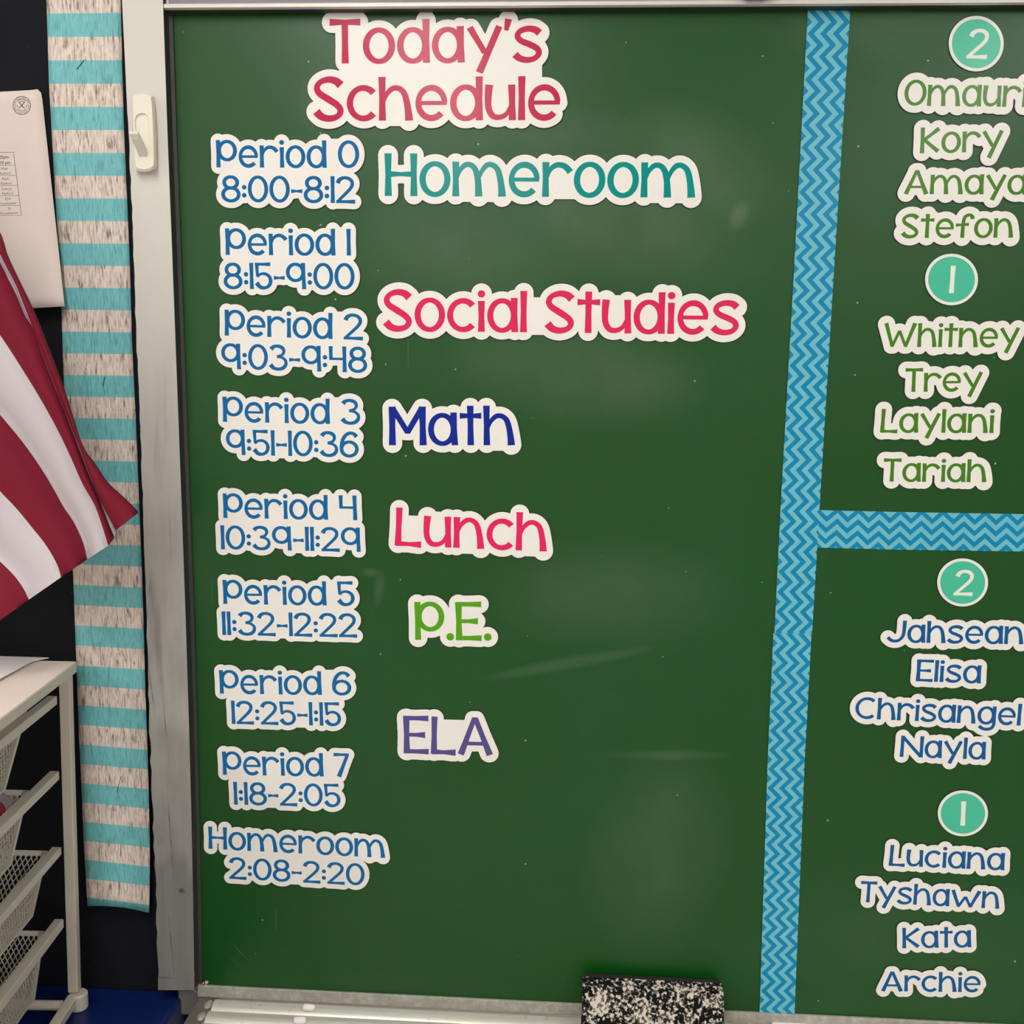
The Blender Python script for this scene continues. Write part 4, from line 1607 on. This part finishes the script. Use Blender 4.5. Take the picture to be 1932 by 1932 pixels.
for k, B in enumerate(BARS):
    v_in = pwid + .0005
    e0 = side(*B['up'], v_in)
    e1 = side(*B['lo'], v_in)
    hgt = (e0 - e1).length
    rw = .012
    o0 = e1
    mb = MB()
    mb.obox(o0 - U * .004, U * (DEP - .016), Vv * rw, Wv * hgt)
    mb.build('runner', M['wire'], tw_, bevel=.0012)
    mb = MB()
    mb.obox(o0 - U * .004 + Vv * (WID - 2 * v_in - rw), U * (DEP - .016), Vv * rw, Wv * hgt)
    mb.build('runner', M['wire'], tw_, bevel=.0012)
    # basket
    v_b = v_in + rw + .0006
    r_t = side(*B['rt'], v_b)
    r_b = side(*B['rb'], v_b + .010)
    tpx = (None, (54, 1491.5), (90, 1602), (83.8, 1757))[k]
    w0 = hgt + .001
    u0 = (side(*tpx, v_in + rw) - e1).dot(U) if tpx else .055
    ub = (r_b - e1).dot(U)
    hb_ = -(r_b - e1).dot(Wv)
    hb_ = max(hb_, .055)
    u1 = DEP - .03
    wb = WID - 2 * v_in - rw - .0006
    tin = .016

    def bpnt(u, v, w):
        return e1 + U * u + Vv * v + Wv * w
    T00, T10, T11, T01 = bpnt(u0, rw + .0006, w0), bpnt(u1, rw + .0006, w0), bpnt(u1, wb, w0), bpnt(u0, wb, w0)
    B00, B10, B11, B01 = bpnt(ub, rw + .0106, -hb_), bpnt(u1 - .02, rw + .0106, -hb_), bpnt(u1 - .02, wb - .01, -hb_), bpnt(ub, wb - .01, -hb_)
    bk = MB()
    ce = (.0066, .0118)
    w_ = .0013
    lattice(bk, T00, T10, B10, B00, ce, w_, .0004)       # right side
    lattice(bk, T01, T11, B11, B01, ce, w_, .0004)
    lattice(bk, T00, T01, B01, B00, ce, w_, .0004)       # rear
    lattice(bk, T10, T11, B11, B10, ce, w_, .0004)
    lattice(bk, B00, B10, B11, B01, ce, w_, .0004)       # bottom
    bo = bk.build('mesh_basket', M['mesh'], tw_, weld=False, recalc=False)
    so = bo.modifiers.new('solid', 'SOLIDIFY')
    so.thickness = .0007
    # solid hems: rear corners and the rear rim
    hm = MB()

    def band(a, b, c, d, th=.0008):
        n_ = (Vector(b) - Vector(a)).cross(Vector(d) - Vector(a)).normalized() * th
        hm.hexa([a, b, c, d, Vector(a) + n_, Vector(b) + n_, Vector(c) + n_, Vector(d) + n_])
    du = U * .0075
    band(T00, T00 + du, B00 + du * .7, B00)
    band(B00, B00 + Wv * .003, B10 + Wv * .003, B10)
    dw = -Wv * .0055
    tn = (B00 - T00).normalized() * .0065
    band(T00, T01, T01 + tn, T00 + tn)
    dv = Vv * .007
    band(T00, T00 + dv, B00 + dv * .7, B00)
    band(T01, T01 - dv, B01 - dv * .7, B01)
    band(T00, T10, T10 + tn, T00 + tn)
    band(T01, T11, T11 + tn, T01 + tn)
    hm.build('basket_hem', M['wire'], bo, weld=False)
# base rails and foot
zr1 = pt0
mb = MB()
bh = .012
o0 = pt0 - Wv * bh * .2
mb.obox(o0, U * DEP, Vv * pwid, -Wv * bh)
mb.build('base_rail', M['wire'], tw_, bevel=.0012)
mb = MB()
mb.obox(o0 + Vv * (WID - pwid), U * DEP, Vv * pwid, -Wv * bh)
mb.build('base_rail', M['wire'], tw_, bevel=.0012)
ra = side(116, 1897, pwid)
mb = MB()
mb.tube([ra, ra + Vv * (WID - 2 * pwid)], .0062, 14)
mb.build('cross_rod', M['wire'], tw_, smooth=False)
for k, (u_, v_) in enumerate(((-.004, .001), (-.004, WID - .004), (DEP - .02, .001), (DEP - .02, WID - .004))):
    c = pt0 + U * u_ + Vv * v_
    mb = MB()
    zz0, zz1 = zBlue + .0003, max(pt0.z - .001, zBlue + .008)
    if k >= 2:
        zz1 = max(c.z - bh - .001, zBlue + .006)
    mb.tube([(c.x, c.y, zz0), (c.x, c.y, zz0 + .0015), (c.x, c.y, zz1 - .002), (c.x, c.y, zz1)], [.0105, .0118, .0118, .0100], 24)
    mb.build('foot', M['wire'], tw_)

# papers on the tower top
topz = tb + Wv * (thick + .0008)


def ontop(px, py, h=0.0):
    p0 = topz + Wv * h
    d = ray(px, py)
    return CAM + d * ((p0 - CAM).dot(Wv) / d.dot(Wv))


for k, (cs, h_, mm, lab) in enumerate((
        ([(92, 1240.5), (62, 1246), (5, 1277), (-60, 1312), (-140, 1280), (-60, 1236)], .0030, 'sheet', 'white sheet of paper lying uppermost on the drawer tower'),
        ([(60, 1247.5), (0, 1279), (-70, 1318), (-150, 1285), (-60, 1242)], .0006, 'sheet_dark', 'greyish sheet under the white paper on the drawer tower'))):
    mb = MB()
    P_ = [ontop(x, y, h_) for x, y in cs]
    mb.extrude(P_, -Wv * (.0012 if k == 0 else .0005))
    tag(mb.build('paper_sheet', M[mm], origin=P_[2]), lab, 'paper', 'papers on the drawer tower')

# roll of tape lying in the basket below the first open gap
B = BARS[1]
e1 = side(*B['lo'], pwid)
c = side(-3, 1530, pwid + .05)
c = c - Wv * .0
t = empty('tape_roll', c)
tag(t, 'grey roll with a red core lying in the wire basket of the drawer tower', 'tape roll')
mb = MB()
ax_ = (U + Wv * .3).normalized()
xx = Vv
yy = ax_.cross(xx).normalized()
R1, R0, hh = .024, .014, .011


def tor(mb, r0, r1, h0, h1, n=36):
    ringp = [[c + (xx * math.cos(t_) + yy * math.sin(t_)) * r + ax_ * hgt_ for t_ in np.linspace(0, 2 * math.pi, n, endpoint=False)] for r, hgt_ in ((r0, h0), (r1, h0), (r1, h1), (r0, h1))]
    for a in range(4):
        b = (a + 1) % 4
        for q_ in range(n):
            q2 = (q_ + 1) % n
            mb.quad(ringp[a][q_], ringp[a][q2], ringp[b][q2], ringp[b][q_])


tor(mb, R0, R1, -hh, hh)
mb.build('roll', M['grey_tape'], t)
mb = MB()
tor(mb, .004, R0 - .0003, -hh * .9, hh * 1.06)
mb.build('core', M['red_tape'], t)

# ------------------------------------------------------------------ flag
FB = [  # (boundary pixels from the hoist side to the fly end, depths)
    ([(-190, 120), (-110, 265), (-50, 360), (0, 440), (15, 485), (60, 579), (75, 614), (122, 738), (154, 838), (179, 875), (204, 912), (235, 940), (262, 967)], -.105),
    ([(-195, 150), (-115, 285), (-50, 395), (0, 477), (10, 497), (29, 534), (40, 561), (50, 587), (63, 620), (95, 705), (140, 815), (170, 895), (187, 938), (197, 957), (219, 1000)], -.110),
    ([(-200, 170), (-115, 310), (-50, 416), (0, 497), (12, 522), (29, 555), (40, 582), (50, 603), (62, 621), (93, 705), (138, 816), (168, 896), (186, 940), (193, 956), (215, 1014)], -.108),
    ([(-220, 350), (-120, 470), (-50, 565), (0, 631), (50, 708), (82, 761), (109, 810), (134, 862), (156, 912), (179, 952), (194, 994), (205, 1029)], -.118),
    ([(-230, 530), (-120, 640), (-50, 722), (0, 782), (32, 820), (57, 853), (82, 890), (104, 927), (121, 958), (139, 984), (156.5, 1022), (165, 1055)], -.100),
    ([(-240, 690), (-120, 800), (-50, 872), (0, 926), (32, 960), (62, 997), (87, 1029), (107, 1064), (115.5, 1089)], -.122),
    ([(-245, 835), (-120, 945), (-50, 1012), (0, 1059), (27, 1086), (45, 1111), (55, 1131)], -.104),
    ([(-250, 985), (-150, 1070), (-80, 1130), (-40, 1160), (-2, 1172)], -.120),
]
NS = 60


def resample(pts, n):
    P = np.array(pts, float)
    P = np.array(sp([tuple(p) for p in P], 6))
    d = np.r_[0, np.cumsum(np.hypot(*np.diff(P, axis=0).T))]
    s_ = np.linspace(0, d[-1], n)
    return np.stack([np.interp(s_, d, P[:, 0]), np.interp(s_, d, P[:, 1])], 1)


rs = [resample(b[0], NS) for b in FB]
SUBD = 5
mb = MB()
rowsF = []
vv = []
stripe_v = [0, 1, 1.999, 2, 3, 4, 5, 6]
lev = [(0, 0.0), (1, 1.0), (2, 2.0), (3, 3.0), (4, 4.0), (5, 5.0), (6, 6.0), (7, 7.0)]
for k in range(len(rs) - 1):
    for j in range(SUBD):
        t = j / SUBD
        px = rs[k] * (1 - t) + rs[k + 1] * t
        Y = FB[k][1] * (1 - t) + FB[k + 1][1] * t - (.010 * math.sin(math.pi * t) if k != 1 else -.006 * math.sin(math.pi * t))
        rowsF.append([at(px[i, 0], px[i, 1], Y + .012 * math.sin(i / NS * 5.0 + k) * (i / NS)) for i in range(NS)])
        vv.append(k + t)
k = len(rs) - 1
rowsF.append([at(rs[k][i, 0], rs[k][i, 1], FB[k][1] + .012 * math.sin(i / NS * 5.0 + k) * (i / NS)) for i in range(NS)])
vv.append(float(k))
for r in range(len(rowsF) - 1):
    v0, v1 = vv[r] + .001, (vv[r + 1] - .001)
    for i in range(NS - 1):
        u0, u1 = i / NS, (i + 1) / NS
        mb.quad(rowsF[r][i], rowsF[r][i + 1], rowsF[r + 1][i + 1], rowsF[r + 1][i], ((u0, v0), (u1, v0), (u1, v1), (u0, v1)))
fo = at(60, 900, -.11)
fl = empty('flag', fo)
tag(fl, 'red and white striped cloth flag draped from the upper left, its folds crossing the wall', 'flag')
cl = mb.build('cloth', M['flag'], fl, smooth=True)
so = cl.modifiers.new('solid', 'SOLIDIFY')
so.thickness = .0007
so.offset = 1
# stitched hem along the fly end
hm = MB()
for r in range(len(rowsF) - 1):
    v0, v1 = vv[r] + .001, (vv[r + 1] - .001)
    a0, a1 = rowsF[r][NS - 1], rowsF[r][NS - 2]
    b0, b1 = rowsF[r + 1][NS - 1], rowsF[r + 1][NS - 2]
    off = Vector((0, -.0010, 0))
    ta = (a1 - a0).normalized() * .009
    tb_ = (b1 - b0).normalized() * .009
    hm.quad(a0 + off, a0 + ta + off, b0 + tb_ + off, b0 + off, ((.98, v0), (.99, v0), (.99, v1), (.98, v1)))
    hm.quad(a0 + off, b0 + off, b0 - off * .3, a0 - off * .3, ((.98, v0), (.98, v1), (.98, v1), (.98, v0)))
hm.build('fly_hem', M['flag'], fl, smooth=False, recalc=False)
pa, pb_ = at(-190, 100, -.105), at(-262, 1010, -.125)
mb = MB()
top_ = at(-182, 40, -.10)
bot_ = at(-268, 1150, -.127)
mb.tube([top_, pa, at(-225, 500, -.112), pb_, bot_], .009, 14)
mb.build('pole', M['pole'], fl, smooth=True)
mb = MB()
mb.box((bot_.x - .03, .006, bot_.z - .03), (bot_.x + .03, .0112, bot_.z + .05))
mb.box((bot_.x - .013, bot_.y - .012, bot_.z - .008), (bot_.x + .013, .0065, bot_.z + .022))
mb.build('wall_bracket', M['brass'], fl, bevel=.002)
